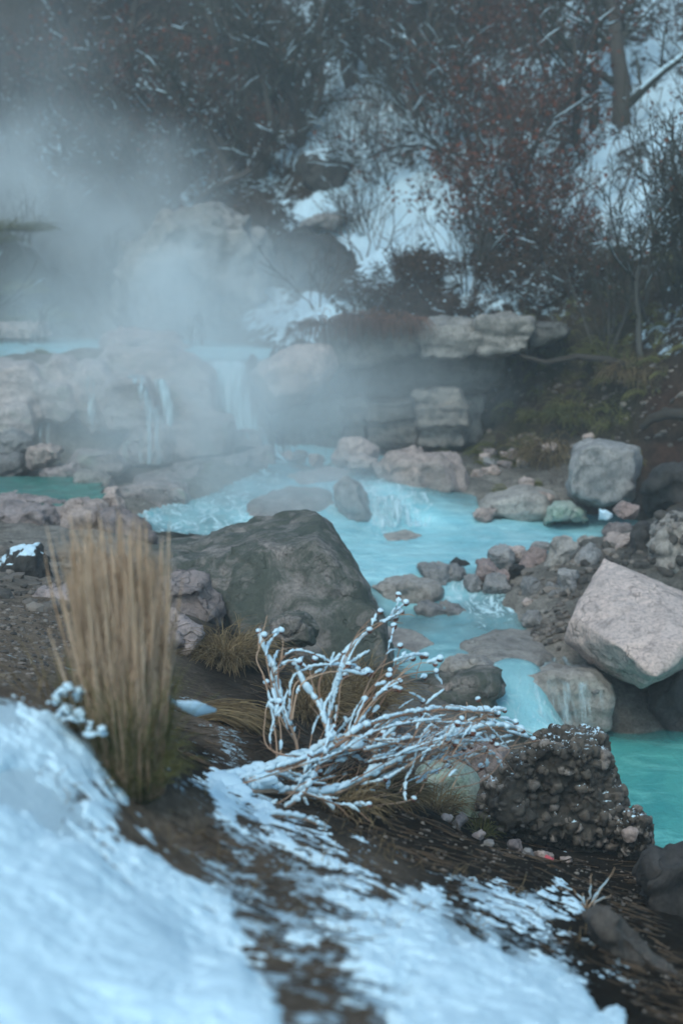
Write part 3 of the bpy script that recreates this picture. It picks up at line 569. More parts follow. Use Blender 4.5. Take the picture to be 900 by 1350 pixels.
# -- the big mossy boulder
v = [P(*a) for a in ((196, 716, 8.6), (198, 738, 7.95), (300, 696, 8.75), (405, 675, 8.6), (424, 683, 8.1), (206, 744, 7.9), (275, 742, 7.65), (345, 728, 7.55), (415, 712, 7.5), (462, 748, 7.55), (496, 808, 7.3), (516, 872, 7.2), (514, 900, 7.3),
                     (285, 790, 7.42), (340, 856, 7.2), (405, 880, 7.05), (455, 895, 7.1), (280, 840, 7.5), (435, 770, 7.3), (480, 850, 8.8), (240, 800, 9.2), (440, 700, 9.2), (520, 870, 8.2), (210, 800, 7.9))]
bigr = tag(shape_rock('boulder', v, M['mossy'], vox=.024, smooth=0, lump=.12, crag=.5, seed=1, facet=.32), 'large wedge shaped boulder with a flat sloping top and dark mossy face', 'boulder')
rock('pinkish weathered rock leaning on the left end of the mossy wedge boulder', [(206, 764), (270, 758), (292, 785), (298, 825), (282, 845), (215, 838), (198, 800)], 7.15, .9, 'pink', strata=.6, lump=.5)
rock('rounded stone at the dark foot of the mossy wedge boulder', [(357, 822), (372, 808), (402, 806), (420, 828), (414, 850), (366, 852)], 6.6, .3, 'mossy', name='rock', cat='rock')
rock('rough pinkish rock right behind the tall tan grass', [(198, 830), (225, 806), (252, 818), (264, 845), (258, 885), (220, 920), (192, 905)], 5.9, .5, 'pink', name='rock', cat='rock', crag=2.2)
# -- the pale slanted boulder
v = [P(*a) for a in ((795, 731, 9.0), (835, 749, 9.05), (905, 784, 8.95), (965, 812, 8.8), (770, 775, 8.75), (755, 815, 8.4), (810, 850, 7.95), (864, 893, 7.72), (900, 846, 7.9), (962, 830, 8.1), (743, 846, 8.5), (785, 884, 8.4), (845, 908, 8.15), (800, 800, 9.9), (960, 850, 9.8), (860, 900, 9.3))]
tag(shape_rock('boulder', v, M['pale'], vox=.018, smooth=0, lump=.05, crag=.3, seed=2, facet=.14), 'big pale pinkish boulder tilted over the stream with a dark undercut edge', 'boulder')
# -- block boulder by the pool
rock('squarish grey boulder standing at the back edge of the turquoise pool', [(744, 640), (757, 590), (775, 580), (800, 582), (845, 588), (846, 605), (836, 660), (795, 668), (748, 656)], 11.5, 1.0, 'grey', bulge=.86, smooth=1, lump=.3, crag=.8, facet=.5)
rock('dark brown boulder touching the right side of the squarish boulder', [(846, 640), (868, 616), (905, 600), (960, 600), (965, 685), (850, 682)], 11.2, 1.0, 'dark')
# -- conglomerate boulder with stones set in it
v = outline_pts([(640, 1088), (640, 1050), (655, 1012), (690, 978), (722, 960), (765, 964), (795, 980), (815, 1030), (828, 1075), (826, 1120), (760, 1132), (690, 1115)], 4.85, .62, .7)
con = tag(shape_rock('boulder', v, M['conglo'], vox=.0052, smooth=5, lump=.5, crag=.9, seed=5, facet=.7), 'dark conglomerate boulder studded with pebbles and dusted with snow', 'boulder')
v = outline_pts([(812, 1085), (835, 1066), (855, 1080), (859, 1110), (850, 1130), (820, 1130)], 4.82, .22, .7)
con2 = tag(shape_rock('boulder', v, M['conglo'], vox=.005, smooth=4, seed=6, facet=.7), 'small conglomerate lump against the right flank of the pebbly boulder', 'boulder')
def stud(o, count, r0, r1, seed, snowy=True):
    r = np.random.default_rng(seed); me = o.data; n = len(me.vertices)
    co = np.array([x.co for x in me.vertices]); nm = np.array([x.normal for x in me.vertices]); b = MB(); sb = MB()
    vis = np.where((nm[:, 1] < .55))[0]; got = []; GA = np.zeros((count + 1, 3)); GR = np.zeros(count + 1)
    for _ in range(count * 9):
        i = r.choice(vis); rad = r0 + (r1 - r0) * r.random() ** 2.4
        if got and (np.linalg.norm(GA[:len(got)] - co[i], axis=1) < (rad + GR[:len(got)]) * .62).any(): continue
        GA[len(got)] = co[i]; GR[len(got)] = rad
        got.append((co[i], rad))
        V = ICO2[0] * (1, r.uniform(.75, 1.1), r.uniform(.6, .95)); V = V * (1 + .34 * fbm(ICO2[0] * 1.3 + i, 2)[:, None]); R = np.array(Matrix.Rotation(r.uniform(0, 6.28), 3, Vector(r.normal(size=3))))
        b.add(co[i] + nm[i] * rad * r.uniform(-.3, .15) + V @ R.T * rad, None, ICO2[1], r.random())
        if len(got) >= count: break
    k = b.build('pebbles', M['pebbles'], o); k['kind'] = 'stuff'
    if snowy:
        top = np.where(nm[:, 2] > .72)[0]
        for _ in range(260):
            i = r.choice(top); rad = .0025 + .006 * r.random() ** 2; V = ICO1[0] * (1.6, 1.6, .4) * rad * .8
            sb.add(co[i] + nm[i] * .012 + V, None, ICO1[1], .5)
        sb.build('snow', M['snow'], o)['kind'] = 'stuff'
def cells(o, count, h, seed):
    r = np.random.default_rng(seed); me = o.data; n = len(me.vertices); co = np.array([x.co for x in me.vertices]); nm = np.array([x.normal for x in me.vertices])
    sd = co[r.choice(n, count, replace=False)]; w_ = (.004 + .016 * r.random(count) ** 2.2) ** 2 * 1.2; rn = r.random(count); cop = co + .004 * np.stack([fbm(co * 55 + 5 * k, 3) * 1.7 for k in range(3)], -1)
    d1 = np.empty(n); i1 = np.empty(n, int); gap = np.empty(n)
    for k in range(0, n, 4000):
        pw = ((cop[k:k + 4000, None] - sd[None]) ** 2).sum(-1) - w_[None]; i = pw.argmin(1); ii = np.arange(len(i)); best = pw[ii, i].copy(); pw[ii, i] = 9; gap[k:k + 4000] = pw.min(1) - best; i1[k:k + 4000] = i; d1[k:k + 4000] = np.linalg.norm(cop[k:k + 4000] - sd[i], axis=1)
    rad = np.sqrt(w_[i1]) * 1.15 + .006; dome = np.sqrt(np.clip(1 - (d1 / rad) ** 2, 0, 1)) * sstep(0, 1.2e-4, gap); size = rad / rad.max()
    dome2 = np.minimum(dome, .72 + .2 * rn[i1]); lift = h * dome2 * (.35 + size) * (.55 + .9 * rn[i1])
    co = co + nm * (lift - h * .4)[:, None]; me.vertices.foreach_set('co', co.astype(np.float32).ravel()); me.update()
    for nm_, val in (('rnd', rn[i1]), ('stone', dome)):
        at = me.attributes.new(nm_, 'FLOAT', 'POINT'); at.data.foreach_set('value', val.astype(np.float32))
    me.materials.clear(); me.materials.append(M['congloface'])
cells(con, 2600, .018, 1); cells(con2, 420, .015, 2)
q = blob('flat pale round pebble', (820, 1090, 840, 1111), 4.80, 'pale', npt=30, flat=.6, smooth=6, crag=.3)
q.name = 'pebble'; q.parent = con2; q.location = q.location - con2.location; del q['label']; del q['category']
# -- lower right
rock('dark brown boulder below the lowest pool', [(836, 1190), (838, 1145), (852, 1125), (900, 1113), (960, 1110), (965, 1270), (880, 1280), (845, 1230)], 4.2, .7, 'dark', lump=.6)
rock('long flat dark slab sloping down beside the snow edge', [(768, 1206), (795, 1192), (842, 1232), (905, 1300), (930, 1345), (880, 1345), (830, 1290), (790, 1245)], 3.25, .22, 'slab', name='slab', cat='slab', lump=.3, crag=.6)
# -- mounds by the lower stream
rock('dark green mossy boulder with water sliding round it below the rubble', [(556, 935), (566, 898), (600, 880), (645, 884), (668, 915), (676, 955), (640, 975), (570, 970)], 7.75, .8, 'mossy', strata=.5)
rock('smooth mineral crusted cap above the dark green mossy boulder', [(572, 890), (590, 866), (630, 858), (662, 880), (672, 905), (640, 905), (600, 895)], 8.15, .7, 'travertine', smooth=6)
rock('smooth crusted mound carrying the slide into the lowest pool', [(622, 915), (650, 884), (720, 878), (790, 882), (818, 912), (818, 972), (740, 996), (640, 988)], 8.15, 1.0, 'travertine', smooth=6, lump=.4, crag=.7, bulge=.86)
rock('pinkish rock between the branches and the pebbly boulder', [(600, 985), (640, 972), (672, 985), (668, 1030), (640, 1060), (612, 1030)], 5.9, .5, 'pink', name='rock', cat='rock')
rock('smooth pale green mineral mound beside the pebbly boulder', [(536, 1045), (552, 1012), (585, 1000), (622, 1018), (645, 1055), (642, 1095), (600, 1095), (560, 1075)], 5.35, .5, 'travgreen', smooth=8, lump=.5, crag=.25)
rock('small rounded stone under the pale tilted boulder', [(774, 912), (786, 898), (802, 904), (802, 922), (780, 924)], 8.15, .2, 'grey', name='rock', cat='rock')
rock('dark wet boulder in the hollow below the pale tilted boulder', [(838, 960), (850, 905), (900, 858), (965, 850), (970, 985), (880, 992)], 8.35, .9, 'dark')
# -- rubble dam between the two pools: box, material, label
for (x0, y0, x1, y1, d, mat, lab) in (
    (545, 746, 594, 780, 10.1, 'grey', 'low grey rock at the left end of the rubble dam'), (577, 744, 612, 776, 10.15, 'grey', 'tilted grey slab second from the left in the rubble dam'), (594, 735, 620, 747, 10.4, 'dark', 'thin dark flake sticking out of the turquoise pool'),
    (622, 740, 658, 768, 10.1, 'red', 'reddish wedge rock in the rubble dam'), (643, 721, 673, 755, 10.35, 'grey', 'upright grey rock left of the smooth pink stone'), (666, 721, 694, 744, 10.5, 'pale', 'pale stone behind the smooth pink stone'),
    (686, 724, 720, 754, 10.15, 'red', 'smooth rounded pink stone on the rubble dam'), (700, 715, 722, 730, 10.6, 'grey', 'small grey stone at the pool edge of the rubble dam'), (719, 714, 764, 772, 10.0, 'cliffpale', 'tall ribbed pale rock at the right of the rubble dam'),
    (638, 758, 673, 788, 9.9, 'grey', 'grey block above the white riffle'), (686, 759, 714, 793, 9.75, 'grey', 'pointed dark block below the smooth pink stone'), (711, 766, 750, 795, 9.65, 'grey', 'rounded grey rock at the lower edge of the rubble dam'),
    (668, 746, 692, 770, 10.0, 'dark', 'dark chip wedged in the middle of the rubble dam'), (654, 752, 670, 776, 10.0, 'red', 'narrow reddish chip beside the grey block'), (734, 752, 762, 785, 9.6, 'grey', 'grey green slab leaning on the pale tilted boulder'),
    (762, 710, 806, 734, 10.3, 'cliffpale', 'flat pale slab at the far corner of the rubble dam'), (796, 705, 836, 736, 10.2, 'pale', 'pale block behind the tilted boulder'), (752, 722, 792, 766, 9.9, 'grey', 'wide grey rock behind the left edge of the tilted boulder'), (608, 758, 634, 782, 9.95, 'grey', 'squat grey rock above the riffle'),
    (689, 806, 718, 828, 9.35, 'grey', 'lone round stone in the shallows near the gravel'), (688, 789, 704, 801, 9.6, 'pale', 'small pale stone in the shallows below the rubble dam'), (797, 690, 838, 712, 10.6, 'pink', 'pinkish rock at the right end of the turquoise pool'), (770, 734, 800, 752, 10.0, 'grey', 'small grey rock tucked behind the tilted boulder')):
    blob(lab, (x0, y0, x1, y1), d, mat, group='rocks of the rubble dam', lump=.6)
rock('flat dark slab lying in the white riffle', [(545, 800), (560, 793), (600, 798), (632, 812), (634, 824), (600, 828), (558, 828)], 9.55, .4, 'grey', name='slab', cat='slab', lump=.4)
rock('broad submerged rock beside the wedge boulder', [(480, 770), (540, 758), (585, 775), (580, 800), (530, 815), (490, 800)], 9.75, .5, 'travertine', name='rock', cat='rock', smooth=6)
rock('upright dark slab at the right bank', [(832, 705), (848, 688), (866, 735), (854, 772), (832, 770)], 9.9, .4, 'dark', name='rock', cat='rock')
v = outline_pts([(860, 695), (885, 676), (930, 680), (965, 710), (965, 790), (900, 785), (864, 760)], 9.6, .7, .7)
c3 = tag(shape_rock('boulder', v, M['cliffpale'], vox=.016, seed=8, crag=1.6), 'pale knobbly conglomerate boulder behind the tilted boulder', 'boulder'); stud(c3, 110, .025, .07, 5, False)
blob('small brown stone at the tip of the turquoise pool', (811, 664, 843, 683), 11.0, 'red')
blob('rounded stone beneath the squarish boulder', (812, 664, 838, 680), 11.4, 'grey')
blob('lump of snow at the back edge of the turquoise pool', (786, 672, 806, 684), 11.35, 'snowrock', name='snow_lump', cat='snow').data.materials[0] = M['snow']
# -- shelf between the falls and the turquoise pool
rock('pale pink boulder behind the shelf cascade', [(438, 604), (452, 580), (478, 576), (500, 592), (496, 612), (450, 614)], 13.0, .6, 'pale', smooth=6)
rock('small pale rock in front of the pale pink boulder', [(452, 604), (478, 598), (498, 606), (492, 620), (458, 620)], 12.6, .3, 'pale', name='rock', cat='rock', smooth=6)
rock('wide pale pink boulder right of the low cascade', [(488, 612), (505, 596), (560, 592), (598, 598), (614, 622), (622, 660), (590, 676), (552, 672), (530, 648), (500, 632)], 12.25, 1.1, 'pale', smooth=4, lump=.8)
rock('split grey rock parting the low cascade', [(442, 640), (458, 628), (474, 634), (486, 665), (494, 696), (455, 698), (446, 670)], 11.65, .5, 'grey', smooth=5)
blob('small brown stone on the pool edge right of the wide pink boulder', (625, 671, 656, 686), 11.75, 'pale')
rock('flat crusted slab between the wide pink boulder and the squarish boulder', [(614, 668), (640, 650), (690, 640), (735, 652), (748, 682), (690, 691), (625, 691)], 11.8, 1.8, 'travertine', name='slab', cat='slab', smooth=8, lump=.6, crag=.5)
blob('rounded pale stone on the crusted slab', (684, 632, 704, 646), 12.4, 'pale'); blob('flat pale stone nearest the squarish boulder', (700, 648, 728, 668), 12.0, 'pale')
rock('low green stained stone beneath the squarish boulder', [(718, 690), (722, 668), (750, 660), (776, 672), (778, 688)], 11.5, .4, 'travgreen', name='rock', cat='rock')
for i, (x, y, lab) in enumerate(((378, 606, 'leftmost'), (396, 602, 'darkest'), (415, 607, 'rightmost'))):
    blob(f'{lab} of three small stones in the shelf water', (x - 10, y - 9, x + 10, y + 8), 13.2, ('pale', 'grey', 'pale')[i], group='small stones in the shelf water')
for i in range(22):
    r = np.random.default_rng(i + 900); x = 628 + 88 * r.random(); y = 622 - 34 * r.random() ** 1.3 - .12 * (x - 628); s = r.uniform(4, 9)
    b = blob('small loose stone in the pile at the foot of the dark bank', (x - s, y - s * .8, x + s, y + s * .7), 13.6 - (y - 600) * .02, ('pale', 'grey', 'pink')[i % 3], name='stone', cat='stone', group='loose stones at the foot of the dark bank')
    b.location.z = ground([b.location.x], [b.location.y])[0] - .02 + (0.0 if y > 600 else .04)
# -- crusted shelves just breaking the flowing water
NS = [700]
def shelf(label, poly, lift, deep=.22, mat='travertine'):
    pts = []
    c = np.mean(np.array(poly, float), axis=0)
    for k, sc in ((0, 1.0), (1, .82)):
        for p in poly:
            q = c + (np.array(p, float) - c) * sc; z = 0.0
            for _ in range(12):
                w_ = Pz(q[0], q[1], z); z = .5 * z + .5 * wsurf([w_[0]], [w_[1]])[0]
            w_ = Pz(q[0], q[1], z)
            if k: pts.append(w_ + (0, 0, lift))
            else: pts += [w_ + (0, 0, -.03), w_ + (0, 0, -deep)]
    NS[0] += 1
    return tag(shape_rock('rock_shelf', np.array(pts), M[mat], vox=.022, smooth=2, lump=.12, crag=.35, facet=.2, seed=NS[0]), label, 'rock shelf', 'crusted shelves in the stream')
shelf('broad tan shelf under thin water just above the slide into the lowest pool', [(596, 846), (650, 826), (728, 834), (752, 862), (715, 884), (640, 880)], .022)
shelf('low tan shelf in the whitest part of the upper stream', [(318, 664), (380, 640), (440, 645), (448, 664), (380, 684), (320, 684)], .03, .2, 'terrace')
shelf('narrow tan shelf between the stepped stone ledge and the split grey rock', [(372, 628), (430, 616), (470, 622), (452, 634), (395, 640)], .03, .2, 'terrace')
shelf('small worn shelf below the low cascade', [(500, 704), (535, 697), (560, 706), (540, 714), (508, 714)], .012, .15)
shelf('worn shelf beside the riffle on the wedge boulder side', [(500, 822), (548, 832), (580, 850), (548, 862), (505, 850)], .018, .2)
# -- left terrace
TERR = (
    ('topmost left block of the terrace wall', [(-20, 480), (40, 476), (58, 500), (42, 535), (-20, 540)], 13.1, .9, 'pink'), ('square brown block under the topmost left block', [(-10, 533), (38, 526), (52, 570), (22, 602), (-15, 600)], 12.9, .8, 'pink'),
    ('warm brown block between two trickles', [(50, 508), (92, 504), (102, 540), (86, 562), (54, 552)], 12.95, .8, 'pale'), ('low capstone on the rim of the upper pool', [(58, 478), (72, 468), (96, 472), (100, 505), (62, 508)], 13.3, .8, 'pink'),
    ('round boulder low on the far left of the terrace', [(-5, 575), (20, 566), (44, 578), (46, 594), (25, 604), (-8, 602)], 12.4, .6, 'grey'), ('grey boulder at the back of the green pool', [(-20, 603), (30, 598), (42, 620), (20, 636), (-20, 636)], 12.2, .6, 'grey'),
    ('flat topped rock with a pale face on the terrace', [(36, 592), (58, 584), (84, 590), (80, 604), (58, 618), (40, 614)], 12.0, .5, 'pale'), ('low rock at the right back corner of the green pool', [(54, 618), (100, 608), (110, 630), (90, 640), (56, 638)], 11.9, .5, 'pink'),
    ('swirled crust rock at the right end of the green pool', [(88, 632), (110, 620), (150, 626), (154, 652), (120, 664), (92, 660)], 11.6, .5, 'travertine'), ('narrow upright rock right of the swirled crust rock', [(124, 645), (156, 640), (168, 680), (158, 698), (132, 694)], 11.2, .5, 'pale'),
    ('broad dark pinkish rock under the ledge blocks', [(152, 646), (200, 634), (248, 640), (256, 672), (225, 690), (162, 692)], 11.6, .7, 'pink'),
    ('leftmost block of the stone ledge below the alcove', [(178, 628), (222, 622), (228, 645), (212, 656), (182, 652)], 12.15, .6, 'pink'), ('second block of the stone ledge, with a squared corner', [(218, 622), (264, 614), (266, 645), (230, 652)], 12.3, .6, 'pale'),
    ('widest block of the stone ledge', [(260, 612), (328, 598), (338, 625), (320, 638), (268, 644)], 12.5, .7, 'pink'), ('end block of the stone ledge beside the shelf water', [(322, 598), (356, 588), (362, 612), (336, 628)], 12.8, .6, 'pink'),
    ('rounded cap boulder on the rim left of the broad waterfall', [(160, 480), (172, 462), (215, 457), (250, 470), (276, 488), (272, 508), (220, 506), (170, 500)], 13.4, 1.2, 'pink'), ('steep face boulder below the rounded cap boulder', [(204, 500), (240, 492), (278, 498), (282, 555), (240, 584), (208, 565)], 13.2, .9, 'pink'),
    ('sloping slab at the foot of the steep face boulder', [(222, 558), (262, 545), (302, 552), (305, 600), (235, 606)], 12.85, .8, 'pink'), ('small rim rock right of the twisted ribbon of water', [(132, 475), (140, 461), (165, 460), (168, 490), (142, 492)], 13.4, .7, 'pink'),
    ('crusted pillar behind the twisted ribbon of water', [(100, 495), (112, 478), (140, 480), (142, 550), (122, 578), (102, 550)], 13.05, .7, 'travertine'), ('block under the foot of the broad waterfall', [(294, 568), (320, 556), (346, 562), (350, 592), (300, 596)], 13.6, .6, 'pink'),
    ('rounded alcove dome wrapped in a thin veil of water', [(128, 530), (138, 505), (160, 494), (190, 500), (206, 535), (200, 560), (160, 545), (140, 570)], 12.75, 1.0, 'travertine'), ('crusted apron at the foot of the alcove dome', [(168, 575), (200, 545), (222, 560), (226, 610), (160, 618), (150, 600)], 12.75, .8, 'travertine'),
    ('low mound in the mist below the alcove', [(85, 620), (105, 596), (150, 590), (172, 612), (160, 626)], 12.3, .6, 'pink'), ('pile of rocks in the middle of the upper pool', [(126, 470), (135, 440), (180, 432), (228, 440), (252, 462), (250, 472)], 15.3, 1.0, 'pink'), ('flat pale rock at the back of the upper pool', [(-20, 448), (-5, 424), (55, 424), (72, 444), (50, 452)], 16.3, 1.0, 'pale'))
LOOSE = ('round boulder low', 'grey boulder at the back', 'flat topped rock', 'low rock at the right back', 'swirled crust', 'narrow upright', 'pile of rocks', 'flat pale rock at the back')
LEDGE = ('leftmost block of the stone ledge', 'second block', 'widest block', 'end block', 'broad dark pinkish rock', 'low mound in the mist')
def merged(name, label, cat, parts, mat, k, vox, **kw):
    pts = []; vv, tt, off = [], [], 0
    for args in parts:
        pc = np.array(args[1], float); pc = pc.mean(0) + (pc - pc.mean(0)) * k; h = hull_mesh(outline_pts(pc, args[2], args[3] + .5, .8)); c = np.array([x.co for x in h.vertices]); h.calc_loop_triangles()
        t_ = np.array([x.vertices for x in h.loop_triangles]); vv.append(c); tt.append(t_ + off); off += len(c); bpy.data.meshes.remove(h)
    return tag(shape_rock(name, np.concatenate(vv), M[mat], vox=vox, tris=np.concatenate(tt), **kw), label, cat)
merged('rock_wall', 'terraced rock wall of fused crusted boulders that the waterfalls run over', 'rock wall', [a for a in TERR if not a[0].startswith(LOOSE) and not a[0].startswith(LEDGE)], 'terrace', 1.16, .032, smooth=5, lump=.12, crag=.35, facet=.16, seed=31)
merged('rock_ledge', 'long stepped stone ledge below the terraced wall, beside the shelf water', 'rock ledge', [a for a in TERR if a[0].startswith(LEDGE)], 'terrace', 1.10, .028, smooth=2, lump=.15, crag=.5, facet=.35, seed=32)
for args in TERR:
    if args[0].startswith(LOOSE): rock(*args, smooth=2, lump=.7, crag=1.2, facet=.8)
rock('flat stone ledge in front of the green pool', [(-30, 690), (-30, 668), (70, 662), (78, 684), (74, 712), (-30, 716)], 10.1, .9, 'pink', name='slab', cat='slab', lump=.5, smooth=3)
rock('thin rim rock of the green pool', [(-20, 668), (-10, 655), (40, 652), (100, 656), (130, 668), (60, 676)], 10.7, .6, 'pink', name='rock', cat='rock')
rock('upright pinkish rock behind the tips of the tall grass', [(62, 672), (96, 662), (132, 664), (138, 720), (100, 735), (66, 726)], 10.3, .7, 'pale', name='rock', cat='rock', strata=.5)
rock('second pinkish rock behind the grass, against the stream', [(130, 678), (150, 664), (186, 690), (205, 712), (180, 740), (136, 730)], 10.0, .7, 'pink', name='rock', cat='rock')
sb = rock('dark boulder wearing a thick snow cap left of the tall grass', [(-8, 780), (-6, 745), (25, 724), (52, 718), (64, 748), (56, 778), (25, 786)], 7.6, .5, 'snowrock', crag=1.5)
rock('crumbling dirt covered rock below the snow capped boulder', [(20, 830), (40, 790), (95, 772), (120, 800), (112, 840), (50, 850)], 6.5, .5, 'pink', name='rock', cat='rock', crag=2.0)
# -- big boulder behind the upper pool, and its neighbour
rock('huge steam veiled boulder with drip streaks behind the upper pool', [(158, 400), (164, 352), (186, 318), (222, 284), (284, 273), (332, 286), (362, 318), (364, 400), (335, 446), (180, 450)], 17.6, 2.4, 'steamrock', bulge=.8, lump=.5, crag=1.6, vox=.05, facet=.7)
rock('brown hummock right of the huge steam veiled boulder', [(358, 395), (362, 320), (385, 300), (432, 318), (470, 352), (474, 392)], 18.2, 1.8, 'dark', name='hummock', cat='hummock', crag=1.4)
rock('dark overhanging rock capped by the small snow field', [(392, 240), (396, 196), (440, 192), (470, 210), (462, 250), (420, 268)], 20.8, 1.6, 'snowrock', name='rock', cat='rock')
rock('flat rock jutting from the snow slope', [(394, 302), (400, 290), (450, 276), (466, 284), (440, 300)], 19.5, .8, 'grey', name='slab', cat='slab')
blob('snow topped rock at the edge of the steam', (28, 160, 62, 184), 25.5, 'snowrock', name='boulder', cat='boulder')
# -- the cliff with its overhanging cap
cl = empty('rock_ledge', P(560, 590, 14.8), 'long rock ledge with an overhanging dark cap and layered pale blocks', 'rock ledge')
for poly, d, th, mat, nm in (
    ([(420, 440), (470, 424), (556, 421), (560, 462), (500, 480), (430, 488)], 14.2, 1.9, 'cliff', 'cap_slab'), ([(545, 423), (600, 417), (640, 417), (642, 462), (600, 474), (550, 474)], 14.1, 2.0, 'cliff', 'cap_slab'),
    ([(626, 420), (660, 415), (706, 417), (708, 440), (694, 458), (650, 468), (628, 468)], 14.05, 2.0, 'cliff', 'cap_slab'), ([(696, 422), (742, 424), (748, 436), (715, 454), (694, 466)], 14.4, 1.6, 'cliffdark', 'cap_slab'),
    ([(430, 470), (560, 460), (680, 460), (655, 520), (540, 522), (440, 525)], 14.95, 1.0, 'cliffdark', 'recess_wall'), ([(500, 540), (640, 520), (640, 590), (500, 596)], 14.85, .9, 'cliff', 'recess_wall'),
    ([(446, 526), (478, 516), (484, 530), (490, 552), (446, 552)], 14.5, .8, 'cliff', 'block'), ([(448, 548), (480, 547), (480, 574), (452, 576)], 14.5, .8, 'cliff', 'block'), ([(482, 530), (546, 524), (550, 550), (480, 556)], 14.5, .9, 'cliff', 'block'),
    ([(482, 555), (550, 554), (552, 590), (484, 592)], 14.55, .9, 'cliff', 'block'), ([(546, 518), (570, 510), (606, 512), (618, 532), (550, 538)], 14.35, .9, 'cliffpale', 'block'), ([(546, 536), (600, 530), (618, 536), (620, 560), (548, 561)], 14.3, .9, 'cliffpale', 'block'),
    ([(552, 562), (606, 558), (612, 570), (612, 586), (550, 586)], 14.4, .9, 'cliffpale', 'block'), ([(345, 535), (450, 522), (452, 590), (366, 594)], 14.35, .9, 'cliff', 'block')):
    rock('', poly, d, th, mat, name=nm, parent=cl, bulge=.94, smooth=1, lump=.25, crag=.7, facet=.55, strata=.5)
rock('pale rounded boulder jutting out beside the broad waterfall', [(324, 492), (342, 474), (398, 457), (436, 458), (448, 485), (436, 505), (400, 528), (352, 542), (336, 520)], 13.7, 1.4, 'pale', smooth=6, lump=.8, crag=.7)
for i, (x0, y0, x1, y1, d, lab) in enumerate(((660, 555, 675, 566, 13.8, 'flat pale stone on the dark bank nearest the ledge'), (668, 580, 676, 588, 13.7, 'tiny pale stone low on the dark bank'), (781, 556, 796, 567, 13.0, 'grey stone on the dark bank above the squarish boulder'), (770, 540, 785, 549, 13.3, 'pale stone high on the dark bank'), (715, 560, 735, 572, 13.6, 'buff stone on the dark bank beside dry grass'))):
    b = blob(lab, (x0, y0, x1, y1), d, 'pale' if i != 2 else 'grey', name='stone', cat='stone', group='stones on the dark bank'); b.location.z = ground([b.location.x], [b.location.y])[0] - .01
# ------------------------------------------------------------------ trees and shrubs
def unit(a): return a / (np.linalg.norm(a) + 1e-9)
def leaf(b, p, s, r):
    a = unit(r.normal(size=3)); c = unit(np.cross(a, r.normal(size=3))); k = np.cross(a, c) * .35
    b.add(np.array((p, p + (a * .5 + c * .34 + k) * s, p + a * s * .95, p + (a * .5 - c * .34 + k) * s)), [(0, 1, 2, 3)], None, r.random())
def snowline(b, pts, rad, r, dens):
    """a lumpy strip of snow lying along the top of a limb"""
    n = len(pts)
    if n < 3: return
    t = pts[-1] - pts[0]
    if abs(t[2]) > 0.80 * np.linalg.norm(t) or r.random() > dens: return
    a = r.integers(0, max(1, n // 3)); e = r.integers(n // 2 + 1, n + 1)
    q = pts[a:e] + np.array((0, 0, 1)) * (rad[a:e, None] * .7 + .002)
    if len(q) >= 3: b.tube(q, (rad[a:e] * r.uniform(.5, .9) + .003) * np.sin(np.linspace(.25, 2.9, len(q))), 4, r.random())
class Plant:
    def __init__(s, seed, leafp=0.0, leafs=.07, snowd=0.0, minr=.004, wig=.16, sag=0.0, up=.12):
        s.r = np.random.default_rng(seed); s.trunk, s.crown, s.leaf, s.snow = MB(), MB(), MB(), MB()
        s.leafp, s.leafs, s.snowd, s.minr, s.wig, s.sag, s.up = leafp, leafs, snowd, minr, wig, sag, up
    def limb(s, p, d, L, rad, lev, last, nb, spread=.75, ratio=.62, start=.25):
        r = s.r; n = max(4, int(L / (.10 if lev > 0 else .18))); n = min(n, 12); pts = [np.array(p, float)]; d = unit(np.array(d, float))
        for i in range(n):
            d = unit(d + r.normal(size=3) * s.wig + np.array((0, 0, s.up - s.sag * lev)) * .3); pts.append(pts[-1] + d * L / n)
        pts = np.array(pts); rd = np.maximum(rad * np.linspace(1, .35 if lev < last else .3, n + 1), s.minr)
        (s.trunk if lev == 0 else s.crown).tube(pts, rd, 7 if lev == 0 else (4 if lev == 1 else 3), r.random())
        if s.snowd: snowline(s.snow, pts, rd, r, s.snowd * (.8 if lev < last else .22))
        if lev >= last:
            for q in pts[1:]:
                if r.random() < s.leafp: leaf(s.leaf, q + r.normal(size=3) * .03, s.leafs * r.uniform(.6, 1.3), r)
                if s.snowd and r.random() < s.leafp * s.snowd * .45: c = q + r.normal(size=3) * .03 + (0, 0, .015); V = ICO1[0] * (1.3, 1.3, .5) * r.uniform(.006, .02); s.snow.add(c + V, None, ICO1[1], .5)
            return
        for k in range(nb[lev]):
            f = start + (1 - start) * (k + r.random()) / nb[lev]; i = min(int(f * n), n - 1); q = pts[i] + (pts[i + 1] - pts[i]) * (f * n - i)
            dd = unit(pts[i + 1] - pts[i]); side = unit(np.cross(dd, r.normal(size=3)))
            s.limb(q, dd * (1 - spread * .5) + side * spread + np.array((0, 0, .15)), L * ratio * r.uniform(.6, 1.15) * (1.15 - .5 * f), rad * .5 * (1 - .5 * f), lev + 1, last, nb, spread, ratio, .1)
    def make(s, name, loc, label, cat, mats, group=None, rot=0.0, scale=1.0):
        e = empty(name, loc, label, cat, group); e.rotation_euler[2] = rot; e.scale = (scale,) * 3
        s.trunk.build('trunk', mats[0], e); s.crown.build('crown', mats[1], e)
        if s.leaf.v: s.leaf.build('leaves', mats[2], e, smooth=False)
        if s.snow.v: s.snow.build('snow', M['snow'], e)['kind'] = 'stuff'
        return e
def copy_tree(o, loc, label, rot=0.0, scale=1.0):
    c = o.copy(); COL.objects.link(c); c.location = loc; c.rotation_euler[2] = rot; c.scale = (scale,) * 3; c['label'] = label
    for ch in o.children:
        k = ch.copy(); COL.objects.link(k); k.parent = c
    return c
